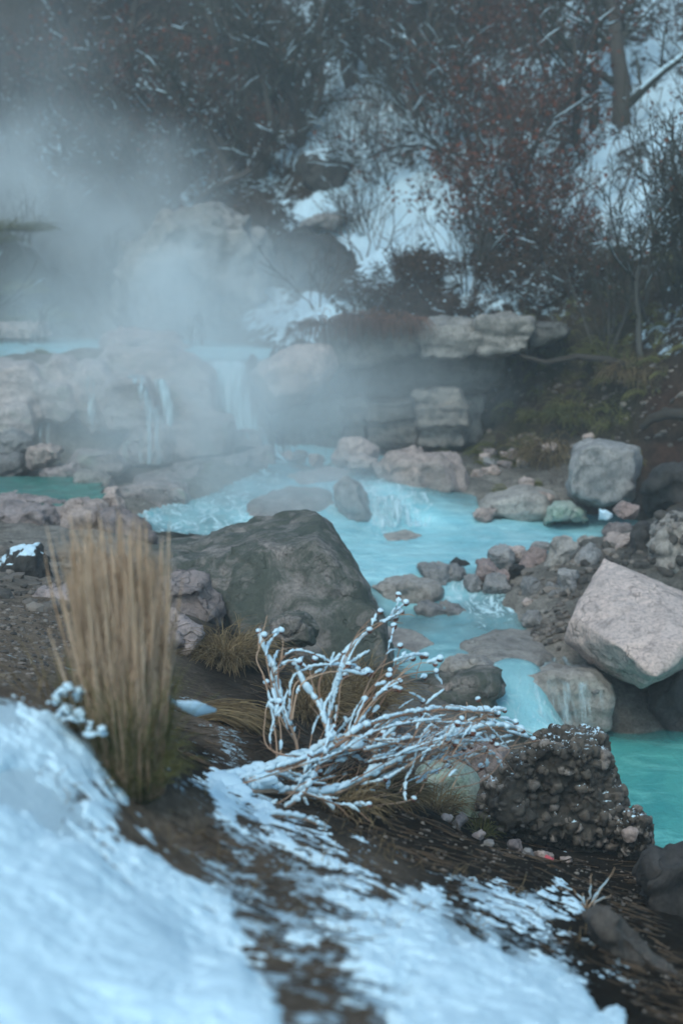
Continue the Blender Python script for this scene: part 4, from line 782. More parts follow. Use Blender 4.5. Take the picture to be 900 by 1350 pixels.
TW, TG, TO, BK, RL, BL = M['twig'], M['twiggrey'], M['twigolive'], M['bark'], M['redleaf'], M['brownleaf']
def bush(seed, h, stems, spread, last=2, nb=(5, 4, 3), rad=.012, leafp=0, leafs=.06, snowd=0, up=.1, wig=.16, sag=0, base=.12, lean=(0, 0), start=.3, minr=.0035):
    pl = Plant(seed, leafp, leafs, snowd, minr, wig, sag, up)
    for k in range(stems):
        a = pl.r.uniform(0, 6.283); t = spread * math.sqrt(pl.r.random())
        d = np.array((math.cos(a) * t + lean[0], math.sin(a) * t + lean[1], 1.0))
        pl.limb((math.cos(a) * base * pl.r.random(), math.sin(a) * base * pl.r.random(), -.08), d, h * pl.r.uniform(.65, 1.1), rad, 0, last, nb, .55, .5, start)
    return pl
# the two-stemmed tree at the top of the right slope
T = Plant(11, .0, .07, .45, .006, .13, 0, .05)
T.limb((.05, 0, -.2), (.06, 0, 1), 3.0, .135, 0, 3, (11, 6, 4), .8, .55, .12)
T.limb((.10, .05, 2.5), (.35, .1, 1), 2.0, .09, 0, 3, (7, 5, 4), .8, .55, .15)
T.make('tree', gz(792, 19.0), 'tall bare tree with a thick leaning trunk on the snowy slope', 'tree', (BK, M['twigolive']))
T = Plant(12, .0, .07, .5, .006, .12, 0, .05)
T.limb((0, 0, -.2), (-.03, 0, 1), 2.9, .075, 0, 3, (10, 6, 4), .8, .5, .15)
T.make('tree', gz(765, 19.3), 'slimmer straight bare tree just left of the thick trunk', 'tree', (BK, M['twigolive']))
T = Plant(13, .25, .075, .5, .005, .2, .15, .0)
T.limb((0, 0, -.1), (-.9, -.15, .55), 2.1, .06, 0, 2, (9, 7), .8, .5, .1); T.limb((0, 0, -.1), (-.5, -.3, .9), 1.9, .05, 0, 2, (8, 7), .8, .5, .1)
T.make('fallen_branch', gz(755, 18.7), 'snow lined branches sprawling left from the foot of the thick trunk', 'branch', (BK, TW, RL))
# red leaved oaks
R1 = bush(21, 2.0, 8, .5, 2, (8, 6, 4), .03, .50, .075, .2, wig=.2).make('shrub', gz(668, 18.4), 'tallest red leaved oak shrub, left of the thick trunk', 'shrub', (BK, TW, RL), 'red leaved oak shrubs')
R2 = bush(22, 1.35, 8, .7, 2, (7, 6, 4), .02, .5, .07, .3, wig=.22).make('shrub', gz(640, 17.6), 'red leaved oak shrub with snow specks above the bare fan shrub', 'shrub', (BK, TW, RL), 'red leaved oak shrubs')
for px, d, rot, sc, src, lab in ((705, 17.4, 1.1, .9, R2, 'low red brown oak shrub in the middle of the right slope'), (675, 16.6, 2.3, .85, R2, 'dense rusty oak shrub just above the rock ledge end'), (725, 20.4, .6, 1.0, R1, 'red leaved oak behind the slim straight tree'), (610, 20.0, 2.6, .9, R1, 'red leaved oak upslope of the snow specked one'),
                                 (850, 23.5, 3.0, .8, R1, 'red leaved oak at the upper right above the open snow'), (915, 22.4, 4.2, .85, R1, 'red leaved oak on the far right of the open snow'), (245, 22.8, 2.0, 1.25, R1, 'reddish oak behind the huge veiled boulder, among dark trunks'), (110, 24.6, 5.0, 1.2, R1, 'reddish oak above the snow topped rock, half lost in steam'), (470, 25.5, 1.4, 1.2, R1, 'red leaved oak high above the small snow field'), (735, 16.2, 4.0, .6, R2, 'small rusty shrub right above the dark end of the ledge')):
    copy_tree(src, gz(px, d), lab, rot, sc)
# grey fan shrub on the snow and brown shrubs by the ledge
bush(31, 1.15, 15, .62, 2, (5, 3), .009, 0, 0, .12, up=.05, wig=.08, start=.35).make('shrub', gz(612, 16.5), 'bare fan shaped shrub with thin grey stems against the snow slope', 'shrub', (TG, TG))
bush(36, .8, 13, .7, 2, (6, 4), .008, 0, 0, .3, up=.05, wig=.1, lean=(-.3, 0)).make('shrub', gz(478, 19.6), 'small frosted bare shrub halfway up the central snow slope', 'shrub', (TG, TG))
bush(37, .9, 14, .7, 2, (6, 4), .008, .1, .04, .2, up=.05, wig=.1).make('shrub', gz(650, 17.0), 'bare brown twiggy shrub right of the grey fan shaped one', 'shrub', (TW, TW, BL))
B1 = bush(32, .62, 16, .9, 2, (6, 5), .007, .5, .035, .06, wig=.2).make('shrub', gz(550, 16.3), 'round brown shrub on the snow above the middle of the ledge', 'shrub', (TW, TW, BL), 'low brown shrubs above the ledge')
for px, d, rot, sc, lab in ((520, 15.9, 1, .8, 'low brown shrub at the foot of the snow slope'), (600, 15.9, 2, .85, 'low brown shrub under the bare fan shrub'), (650, 16.2, 3, 1.0, 'brown shrub on the ledge left of the snowy tangle'), (545, 17.2, 4, .7, 'small brown shrub alone in the middle of the snow slope'), (485, 16.0, 5, .7, 'low brown shrub beside the brown hummock'), (750, 15.8, 5.5, .9, 'brown shrub at the right end of the ledge top'), (790, 15.6, .3, 1.0, 'brown shrub behind the bare right hand saplings'), (720, 16.6, 1.9, 1.1, 'broad brown shrub upslope of the snowy tangle')):
    copy_tree(B1, gz(px, d), lab, rot, sc)
bush(33, .55, 12, 1.1, 2, (6, 4), .008, .15, .04, .9, wig=.22, sag=.2).make('shrub', gz(700, 15.8), 'snowy tangle of thin branches on top of the ledge', 'shrub', (TG, TW, BL))
bush(34, 1.9, 14, .9, 2, (8, 5), .012, 0, 0, .85, wig=.13, sag=.12, lean=(-.8, -.3)).make('shrub', gz(590, 20.6), 'snow laden shrub with long boughs leaning left over the slope', 'shrub', (TO, TO))
bush(35, 1.4, 12, 1.0, 2, (8, 5), .01, 0, 0, .7, wig=.15, sag=.12, lean=(-.7, -.2)).make('shrub', gz(505, 20.4), 'frosted grey shrub spilling down beside the small snow field', 'shrub', (TG, TG))
# right hand saplings
T = Plant(41, .03, .05, .1, .0045, .12, 0, .12)
T.limb((0, 0, -.1), (-.05, 0, 1), 1.45, .034, 0, 3, (7, 5, 4), .6, .55, .3); T.limb((.02, 0, .35), (-.42, .0, 1), 1.2, .022, 0, 3, (6, 5, 3), .6, .55, .25); T.limb((.0, 0, .5), (.45, -.1, 1), 1.2, .022, 0, 3, (6, 5, 3), .6, .55, .25)
T.make('sapling', gz(838, 13.9), 'grey forked sapling with a curved stem above the dark bank', 'sapling', (TG, M['twigolive'], RL))
S1 = bush(42, 1.9, 16, .38, 2, (7, 5), .013, .08, .05, .05, up=.15, wig=.10).make('shrub', gz(905, 13.9), 'dense thicket of upright dark stems on the far right', 'shrub', (TO, TO, RL), 'upright dark thickets on the right slope')
copy_tree(S1, gz(868, 14.6), 'upright dark thicket just right of the forked sapling', 2.2, .85); copy_tree(S1, gz(955, 13.3), 'dark thicket nearest the dark bank, cut by the frame edge', 4.2, 1.0); copy_tree(S1, gz(930, 15.6), 'upright dark thicket behind the others on the far right', 1.2, 1.05)
bush(43, 1.25, 10, .35, 2, (6, 4), .011, .05, .05, .05, up=.15, wig=.10).make('shrub', gz(790, 14.6), 'thin shrub of upright stems left of the forked sapling', 'shrub', (TG, TO, RL))
# dark wood on the left and middle slope: trees one can tell apart
K1 = Plant(51, .12, .06, .22, .006, .15, 0, .06)
for a in range(4): K1.limb((.1 * a - .15, .05 * a, -.15), (.28 * (a - 1.5), .1 * (a % 2), 1), 2.3, .078, 0, 3, (9, 6, 4), .7, .5, .15)
K1 = K1.make('tree', gz(330, 21.8), 'dark many stemmed tree right behind the huge veiled boulder', 'tree', (BK, TO, BL), 'dark many stemmed trees on the slope')
K2 = Plant(52, .25, .07, .3, .006, .17, 0, .05)
for a in range(3): K2.limb((.1 * a - .1, .05 * a, -.15), (.3 * (a - 1), -.1 * (a % 2), 1), 2.0, .085, 0, 3, (9, 6, 4), .75, .5, .15)
K2 = K2.make('tree', gz(220, 22.6), 'snow forked tree above the steam behind the veiled boulder', 'tree', (BK, TW, BL), 'dark many stemmed trees on the slope')
for src, px, d, rot, sc, lab in ((K1, 405, 22.4, 1.3, 1.0, 'dark tree above the small snow field, trunk flecked with snow'), (K1, 360, 23.8, 2.6, 1.1, 'dark tree upslope between the snow flecked trunk and the boulder'), (K2, 265, 21.6, .7, .9, 'dark tree standing on the snow patch behind the veiled boulder'), (K1, 185, 23.2, 3.9, 1.1, 'dark tree rising from the steam left of the snow forked tree'),
                                 (K2, 100, 23.4, 2.2, 1.0, 'leaning tree beside the snow patch at the edge of the steam'), (K2, 40, 24.8, 4.4, 1.1, 'dim tree in the thickest steam on the far left'), (K1, 470, 23.8, 5.2, 1.1, 'dark tree right of the upper snow patch'), (K2, 540, 22.4, 1.9, 1.15, 'dark tree above the snow laden leaning shrub'), (K1, 590, 23.6, .4, 1.2, 'dark tree at the top middle, behind the red oaks'),
                                 (K1, 300, 26.0, 4.8, 1.25, 'tree high on the slope behind the dark boulder trees'), (K2, 160, 27.0, 3.3, 1.25, 'tree high on the left below the dark evergreen')):
    copy_tree(src, gz(px, d), lab, rot, sc)
# dark evergreens at the top left
def evergreen(seed, h):
    pl = Plant(seed, 0, 0, .25, .006, .05); pl.limb((0, 0, -.2), (0, 0, 1), h, .11, 0, 0, ()); r = pl.r
    for i in range(64):
        f = .12 + .86 * i / 64; L = h * .30 * (1 - f) + .12; a = i * 2.4; q = np.array((0, 0, h * f)); d = np.array((math.cos(a), math.sin(a), -.15)); pts = np.array([q + d * L * t + np.array((0, 0, -.10 * L * t * t)) for t in np.linspace(0, 1, 6)])
        pl.crown.tube(pts, np.linspace(.014, .004, 6), 3, .2); snowline(pl.snow, pts, np.full(6, .02), r, .3)
        for t in np.linspace(.15, 1, 13):
            c = pts[0] + (pts[-1] - pts[0]) * t
            for k in range(5):
                e = unit(np.array((r.normal(), r.normal(), -.35 * r.random())) + d * .7) * r.uniform(.08, .2) * (1.2 - .5 * t); w = unit(np.cross(e, (0, 0, 1))) * .022
                pl.leaf.add(np.array((c - w * .4, c + e * .5 + w, c + e, c + e * .5 - w)), [(0, 1, 2, 3)], None, r.random())
    return pl
E1 = evergreen(61, 4.2).make('evergreen_tree', gz(175, 29.0), 'dark evergreen tree at the top left above the bare wood', 'tree', (BK, BK, M['needle']), 'dark evergreens above the wood')
copy_tree(E1, gz(260, 29.5), 'dark evergreen tree right of its twin at the top of the slope', 1.0, 1.1); copy_tree(E1, gz(80, 30.0), 'dark evergreen tree in the steamy top left corner', 2.0, 1.0)
# uncountable low growth: bare brush and rusty leaves all over the slope
def scatter_mass(name, label, n, seed, dens, protos, mat, size, dr=(15.6, 31)):
    r = np.random.default_rng(seed); b = MB(); cand = []
    while len(cand) < n:
        px = r.uniform(-160, 1060, 4000); d = np.sqrt(r.uniform(dr[0] ** 2, dr[1] ** 2, 4000)); x = (px - 450) / FPX * d / 0.978
        z = ground(x, d, False); qx, qy = proj(np.c_[x, d, z]); w_ = idw(dens, qx, qy, 3.0)[:, 0]
        ok = r.random(4000) < w_; cand += [(a, c, e) for a, c, e in zip(x[ok], d[ok], qy[ok])]
    cand = np.array(cand[:n]); z = ground(cand[:, 0], cand[:, 1])
    for (x, y, _), zz in zip(cand, z):
        v, q, t, a = protos[r.integers(len(protos))]; th = r.uniform(0, 6.283); s = size * r.uniform(.55, 1.3); c, sn_ = math.cos(th) * s, math.sin(th) * s
        R = np.array(((c, -sn_, 0), (sn_, c, 0), (0, 0, s * r.uniform(.8, 1.15))))
        b.add(v @ R.T + (x, y, zz - .03), q, t, np.clip(a + r.uniform(-.25, .25), 0, 1))
    o = b.build(name, mat, smooth=False); setting(o, 'stuff', label); return o
def proto(mb): return np.concatenate(mb.v), (np.concatenate(mb.q) if mb.q else None), (np.concatenate(mb.t) if mb.t else None), np.concatenate(mb.a)
BR, LF = [], []
for s_ in range(5):
    pl = bush(70 + s_, 1.0, 5, .8, 1, (6,), .010, 0, 0, 0, wig=.2, minr=.0045); b = MB(); b.v, b.q, b.t, b.a, b.n = pl.trunk.v, pl.trunk.q, pl.trunk.t, pl.trunk.a, pl.trunk.n
    for q_ in (pl.crown,):
        v_, qq_, tt_, aa_ = proto(q_); b.add(v_, qq_, tt_, aa_)
    BR.append(proto(b))
    pl = bush(90 + s_, 1.0, 5, .9, 1, (7,), .010, .8, .085, 0, wig=.22); LF.append(proto(pl.leaf))
DEN = [(50, 50, .8), (150, 60, 1), (250, 60, 1), (350, 60, 1), (420, 30, .8), (440, 85, .15), (455, 100, .15), (500, 60, 1), (560, 100, 1), (560, 40, 1), (620, 60, .8), (660, 150, .8), (640, 230, .7), (690, 230, .7), (700, 300, .55), (720, 380, .8), (760, 380, .8), (850, 380, .8), (880, 300, .6), (820, 120, .04), (870, 100, .05), (850, 160, .03), (900, 180, .05), (760, 230, .05), (720, 280, .1), (740, 260, .15), (780, 290, .12), (740, 200, .5), (770, 180, .6), (890, 20, .5), (800, 20, .3), (520, 250, .02), (470, 300, .01), (430, 180, .0), (500, 320, .06), (560, 300, .12), (600, 320, .15), (520, 180, .55), (480, 140, .8), (400, 110, .9), (340, 150, .9), (370, 200, .8), (300, 200, .6), (250, 200, .3), (200, 200, .7), (120, 160, .9), (90, 200, .6), (50, 230, .5), (150, 270, .25), (250, 270, .2), (350, 260, .25), (400, 240, .2), (410, 360, .1), (560, 370, .5), (520, 390, .25), (450, 400, .1), (620, 380, .3), (660, 400, .5), (300, 350, .05), (100, 340, .15), (20, 350, .6), (0, 300, .6), (430, 270, .05), (360, 310, .15), (830, 430, .6)]
scatter_mass('undergrowth', 'tangle of bare brown brush over the slope', 500, 5, DEN, BR, TW, .85)
DLR = [(a, c, e * (.25 if a < 480 else 1)) for a, c, e in DEN] + [(660, 200, 1), (640, 280, 1), (690, 330, 1), (620, 140, 1), (700, 130, 1), (880, 40, 1), (460, 40, .9), (240, 90, .5), (110, 110, .5)]
scatter_mass('foliage', 'rusty leaves still clinging to the brush', 200, 6, DLR, LF, RL, .8, (18.8, 31))
scatter_mass('low_brush', 'ankle high dead brush covering the foot of the slope', 420, 8, [(a, c, min(1, e + .05)) for a, c, e in DEN], BR, TO, .38)

# ------------------------------------------------------------------ grasses
def tuft(name, label, loc, n, h, spread, mat, seed, lean=(0, 0), base=.05, w0=.0022, droop=.35, cat='grass tuft', group=None, flat=0.0, kind=None):
    r = np.random.default_rng(seed); b = MB(); loc = np.array(loc, float)
    for _ in range(n):
        a = r.uniform(0, 6.283); p = np.array((math.cos(a), math.sin(a), 0)) * base * math.sqrt(r.random()); L = h * r.uniform(.45, 1.1)
        d = unit(np.array((math.cos(a) * spread * r.random() + lean[0], math.sin(a) * spread * r.random() + lean[1], 1.0)) + r.normal(size=3) * .12)
        pts = [p]; 
        for i in range(5): d = unit(d + np.array((d[0] * .4, d[1] * .4, -droop * (i + 1) * .2)) + r.normal(size=3) * .05); pts.append(pts[-1] + d * L / 5)
        b.tube(np.array(pts), np.linspace(w0, w0 * .3, 6), 3, r.random())
    o = b.build(name, mat, None, True, None); o.location = loc
    return setting(o, 'stuff', label) if kind else tag(o, label, cat, group)
tuft('grass_tuft', 'bushy pale dry tuft between the wedge boulder and the pinkish rock', gz(292, 6.0), 900, .24, .9, M['straw'], 1, base=.12, droop=.5)
tuft('grass_tuft', 'flattened straw tuft fanning out right of the tall grass', gz(262, 4.75), 260, .28, .3, M['straw'], 2, lean=(1.5, -.2), base=.07, droop=.55)
tuft('grass_tuft', 'dry grass tuft at the foot of the wedge boulder behind the branches', gz(455, 5.9), 900, .30, .5, M['straw'], 3, base=.16, droop=.4)
tuft('grass_tuft', 'straw tuft behind the middle of the snowy branches', gz(405, 5.6), 500, .22, .7, M['straw'], 4, base=.12, droop=.5)
tuft('grass_tuft', 'low mat of dry grass under the tips of the snowy branches', gz(505, 4.5), 420, .12, .9, M['straw'], 5, lean=(.5, 0), base=.13, droop=.7)
tuft('grass_tuft', 'thin dry grass beside the pale green mound', gz(575, 4.85), 260, .13, .8, M['straw'], 6, base=.09, droop=.6)
tuft('grass_tuft', 'short green grass where the pale green mound meets the pebbly boulder', gz(642, 4.85), 90, .09, .7, M['olive'], 7, base=.05, droop=.3)
tuft('grass_tuft', 'dead grass under the snowy branch end by the soil', gz(430, 4.1), 320, .15, 1.0, M['straw'], 8, base=.14, droop=.7)
for k, (px, d, h_, n_, m_, lab) in enumerate(((690, 13.9, .42, 420, 'olive', 'olive grass tuft hanging on the dark bank right of the ledge'), (725, 13.5, .40, 420, 'straw', 'dry grass tuft right above the loose pale stones'), (760, 13.9, .4, 420, 'olive', 'olive grass tuft above the squarish boulder'), (800, 14.4, .38, 420, 'olive', 'olive grass tuft high on the dark bank below the sapling'), (835, 13.6, .4, 320, 'straw', 'dry grass tuft on the dark bank right of the squarish boulder'))):
    tuft('grass_tuft', lab, gz(px, d), n_, h_, .7, M[m_], 20 + k, lean=(0, -.6), base=.3, w0=.005, droop=.8, group='grass tufts on the dark bank')
for k, (px, py, d, lab) in enumerate(((430, 428, 14.2, 'left end of the reddish grass fringe draped over the ledge'), (478, 420, 14.1, 'thick middle of the reddish grass fringe draped over the ledge'), (522, 422, 14.05, 'right end of the reddish grass fringe draped over the ledge'))):
    tuft('grass_fringe', lab, P(px, py, d) + (0, .12, 0), 260, .34, 1.3, M['redgrass'], 30 + k, lean=(0, -.9), base=.25, w0=.005, droop=1.7, group='reddish grass fringe on the ledge')
for k, (px, d) in enumerate(((10, 17.6), (45, 17.2), (-20, 18.4), (30, 18.6))):
    tuft('grass_tuft', ('dead grass tuft on the left hillock beside the upper pool', 'dead grass tuft on the right flank of the left hillock', 'dead grass tuft at the outer edge of the left hillock', 'dead grass tuft on top of the left hillock')[k], gz(px, d), 700, .28, .8, M['olive'], 40 + k, base=.5, w0=.005, droop=.6, group='dead grass on the left hillock')
bush(45, .7, 9, .9, 1, (6,), .009, 0, 0, .5, wig=.2).make('shrub', gz(8, 17.3), 'pale dead shrub on the left hillock', 'shrub', (TG, TG))

GP_ = []
for s_ in range(4):
    rr_ = np.random.default_rng(300 + s_); b = MB()
    for _ in range(26):
        a = rr_.uniform(0, 6.283); p = np.array((math.cos(a), math.sin(a), 0)) * .12 * rr_.random(); d = unit(np.array((math.cos(a) * .5 * rr_.random(), math.sin(a) * .5 * rr_.random() - .45, 1))); pts = [p]
        for i in range(4): d = unit(d + np.array((d[0] * .4, d[1] * .4, -.28 * (i + 1)))); pts.append(pts[-1] + d * .25)
        b.tube(np.array(pts), np.array((.012, .012, .010, .007, .003)), 3, rr_.random())
    GP_.append(proto(b))
BD = [(700, 480, 1), (760, 500, 1), (820, 480, .9), (720, 540, .9), (790, 540, .8), (850, 520, .6), (660, 560, .35), (680, 500, .5), (650, 480, .1), (600, 450, 0), (560, 560, 0), (880, 560, .5), (700, 600, .15), (800, 620, .1), (760, 440, .7), (850, 440, .7), (500, 480, 0), (400, 500, 0), (200, 500, 0), (600, 640, 0)]
scatter_mass('grass', 'olive grass and dead blades matted over the dark bank', 330, 15, BD, GP_, M['olive'], .24, (12.4, 15.8))
scatter_mass('low_brush', 'dead twigs lying over the dark bank', 110, 16, BD, BR, TW, .30, (12.4, 15.8))
# the tall tan feather grass
gl = gz(165, 3.0); ge = empty('feather_grass', gl, 'tall blurred clump of tan feather grass standing in the snow edge', 'ornamental grass'); ge.scale = (.80, .85, 1.04)
r = np.random.default_rng(77); bl, pm, st_ = MB(), MB(), MB()
for k in range(1500):
    a = r.uniform(0, 6.283); rr = math.sqrt(r.random()); p = np.array((math.cos(a) * .085 * rr - .01, math.sin(a) * .07 * rr, -.03)); L = r.uniform(.12, .34)
    ws_ = .10 if k % 3 else .42
    if k % 3 == 0: L *= .62
    d = unit(np.array((math.cos(a) * ws_ * rr + r.normal() * .07 - .03, math.sin(a) * ws_ * rr + r.normal() * .07, 1))); pts = [p]
    for i in range(5): d = unit(d + r.normal(size=3) * .05 + np.array((d[0] * .25, d[1] * .25, (-.03 if k % 3 else -.11) * i))); pts.append(pts[-1] + d * L / 5)
    bl.tube(np.array(pts), np.linspace(.0018, .0006, 6), 3, r.random())
for k in range(780):
    a = r.uniform(0, 6.283); rr = math.sqrt(r.random()); p = np.array((math.cos(a) * .10 * rr - .012, math.sin(a) * .08 * rr, -.02)); L = .28 + .34 * r.random() ** 1.7
    d = unit(np.array((math.cos(a) * .05 * rr + r.normal() * .05 - .04, math.sin(a) * .05 * rr + r.normal() * .05, 1))); pts = [p]
    if k < 60: d = unit(d + np.array((r.uniform(-.26, .16), 0, 0))); 
    for i in range(9): d = unit(d + r.normal(size=3) * .028); pts.append(pts[-1] + d * L / 9)
    pts = np.array(pts); st_.tube(pts[:7], .0013, 3, r.random())
    q = pts[4:]; pm.tube(q, np.array((.0008, .0018, .0026, .0028, .0020, .0004))[:len(q)] * r.uniform(.6, 1.2), 4, r.random())
    for i in range(22):
        j = r.uniform(0, 4.6); i0 = int(j); c = q[i0] + (q[i0 + 1] - q[i0]) * (j - i0); e = unit(np.array((r.normal() * .35, r.normal() * .35, 1))) * r.uniform(.01, .028)
        pm.tube(np.array((c, c + e * .5 + r.normal(size=3) * .002, c + e)), np.array((.0009, .0008, .0003)), 3, r.random())
bl.build('blades', M['olive'], ge); st_.build('stems', M['tan'], ge); pm.build('plumes', M['tan'], ge)
b = MB(); r = np.random.default_rng(123)                            # dead stalks poking through the thin snow
for px, d in ((215, 3.05), (250, 2.95), (230, 3.3), (300, 2.75), (340, 2.9), (380, 3.05), (420, 3.2), (470, 3.3), (520, 3.5), (560, 3.55), (610, 3.55), (660, 3.65), (700, 3.6), (735, 3.5), (400, 2.6), (450, 2.5), (350, 2.45), (480, 2.75), (560, 2.95), (770, 3.3), (140, 2.75), (60, 2.6), (205, 2.85), (640, 3.1), (590, 3.75), (500, 3.75), (440, 3.65)):
    for _ in range(int(r.integers(5, 15))):
        p = gz(px + r.normal() * 16, d + r.normal() * .07, -.005); dd = unit(np.array((r.normal() * .9, r.normal() * .9, .8 + r.random()))); L = r.uniform(.015, .06); b.tube(np.array((p, p + dd * L * .5, p + dd * L + (r.normal() * .008, r.normal() * .008, -.006))), np.array((.0013, .0011, .0006)), 3, r.random())
setting(b.build('stubble', M['straw']), 'stuff', 'dead grass stubble poking through the thin snow')
# small weeds with snow pads left of the clump
def weed(label, base, tips, seed):
    r = np.random.default_rng(seed); e = empty('weed', base, label, 'weed', 'snow laden weeds beside the tall grass'); s, k = MB(), MB()
    for tp in tips:
        t = np.array(tp) - base; pts = np.array([t * f + r.normal(size=3) * .006 for f in np.linspace(0, 1, 6)]); s.tube(pts, .0018, 4, r.random())
        for q in range(8):
            f_ = 4 + q / 8; c = pts[int(f_)] + (pts[min(5, int(f_) + 1)] - pts[int(f_)]) * (f_ % 1) + r.normal(size=3) * .006; V = ICO2[0] * (1.15, 1.15, .7) * (1 + .55 * fbm(ICO2[0] * 1.6 + r.uniform(0, 50), 3)[:, None]) * r.uniform(.003, .009); k.add(c + V, None, ICO2[1], .5)
    s.build('stems', M['straw'], e); k.build('snow', M['snow'], e)['kind'] = 'stuff'
weed('snow padded weed at the left foot of the tall grass', gz(88, 2.95), [P(72, 912, 2.95), P(84, 902, 2.92), P(88, 930, 2.9), P(97, 940, 2.9), P(108, 905, 2.95), P(78, 942, 2.88)], 1)
weed('lower snow padded weed in front of the tall grass', gz(125, 2.92), [P(118, 960, 2.88), P(135, 955, 2.9), P(100, 938, 2.9)], 2)
tuft('grass_tuft', 'thin dry stems bending left of the tall grass', gz(60, 3.1), 26, .26, .5, M['straw'], 51, lean=(-.15, 0), base=.07, droop=.25)
# a snowy straw tip sticking out right of the clump
b = MB(); s = MB(); pts = np.array([P(196, 914, 3.15), P(215, 922, 3.3), P(232, 932, 3.5), P(258, 938, 3.7), P(283, 940, 3.85)]); b.tube(pts, np.array((.004, .005, .005, .004, .002)), 5); s.tube(pts[:3] + (0, 0, .008), np.array((.009, .011, .006)), 6); s.tube(pts[2:] + (0, 0, .008), np.array((.008, .022, .006)), 6)
o = empty('twig', pts[1], 'snow covered twig poking out right of the tall grass', 'twig'); b.build('stem', M['stem'], o).location = -pts[1]; so = s.build('snow', M['snow'], o); so.location = -pts[1]; so['kind'] = 'stuff'

# ------------------------------------------------------------------ the snow laden dried plant
root = gz(300, 4.05); pe = empty('dried_plant', root, 'sprawling dried plant with snow on every stem and round seed heads', 'dried plant')
r = np.random.default_rng(99); SM, SW = MB(), MB(); heads = []
def chain(pp, d0, d1, n=None):
    pp = np.array(pp, float); ds = np.linspace(d0, d1, len(pp)); q = np.array([P(a[0], a[1], d) for a, d in zip(pp, ds)]); m = len(q); t = np.linspace(0, m - 1, (n or m * 5))
    out = []
    for x in t:                                                     # Catmull-Rom
        i = min(int(x), m - 2); f = x - i; p0, p1, p2, p3 = q[max(i - 1, 0)], q[i], q[i + 1], q[min(i + 2, m - 1)]
        out.append(.5 * ((2 * p1) + (p2 - p0) * f + (2 * p0 - 5 * p1 + 4 * p2 - p3) * f * f + (3 * p1 - p0 - 3 * p2 + p3) * f ** 3))
    return np.array(out)
def stem(pts, r0, r1, snow=.7, sr=.009, heads_end=True):
    Ls = np.r_[0, np.cumsum(np.linalg.norm(np.diff(pts, axis=0), axis=1))]; tt = np.linspace(0, Ls[-1], max(5, int(Ls[-1] / .006))); pts = np.stack([np.interp(tt, Ls, pts[:, c]) for c in range(3)], -1)
    k = len(pts); rad = np.linspace(r0, r1, k); SM.tube(pts, rad, 6, r.random())
    i = 0
    while i < k - 2:                                                # broken, lumpy ridge of snow on top
        L = int(r.integers(5, 24))
        if r.random() < snow:
            j = min(k, i + L); q = pts[i:j]
            if len(q) >= 3:
                e = np.sin(np.linspace(.2, np.pi - .2, len(q))) ** .4; w = sr * r.uniform(.55, 1.2) * e * (1 + .5 * pnoise(q * 60 + 3) + .4 * pnoise(q * 130)); up = np.array((0, 0, 1))
                SW.tube(q + up * (rad[i:j, None] * .9 + w[:, None] * .72), np.maximum(w, .0015), 8, r.random())
                if r.random() < .5:
                    c = q[len(q) // 2] + up * sr * .7; V = ICO2[0] * (1.15, 1, .8) * (1 + .2 * fbm(ICO2[0] * 1.6 + r.uniform(0, 50), 2)[:, None]) * sr * r.uniform(.9, 1.5); SW.add(c + V, None, ICO2[1], .5)
        i += L
    if heads_end: heads.append(pts[-1])
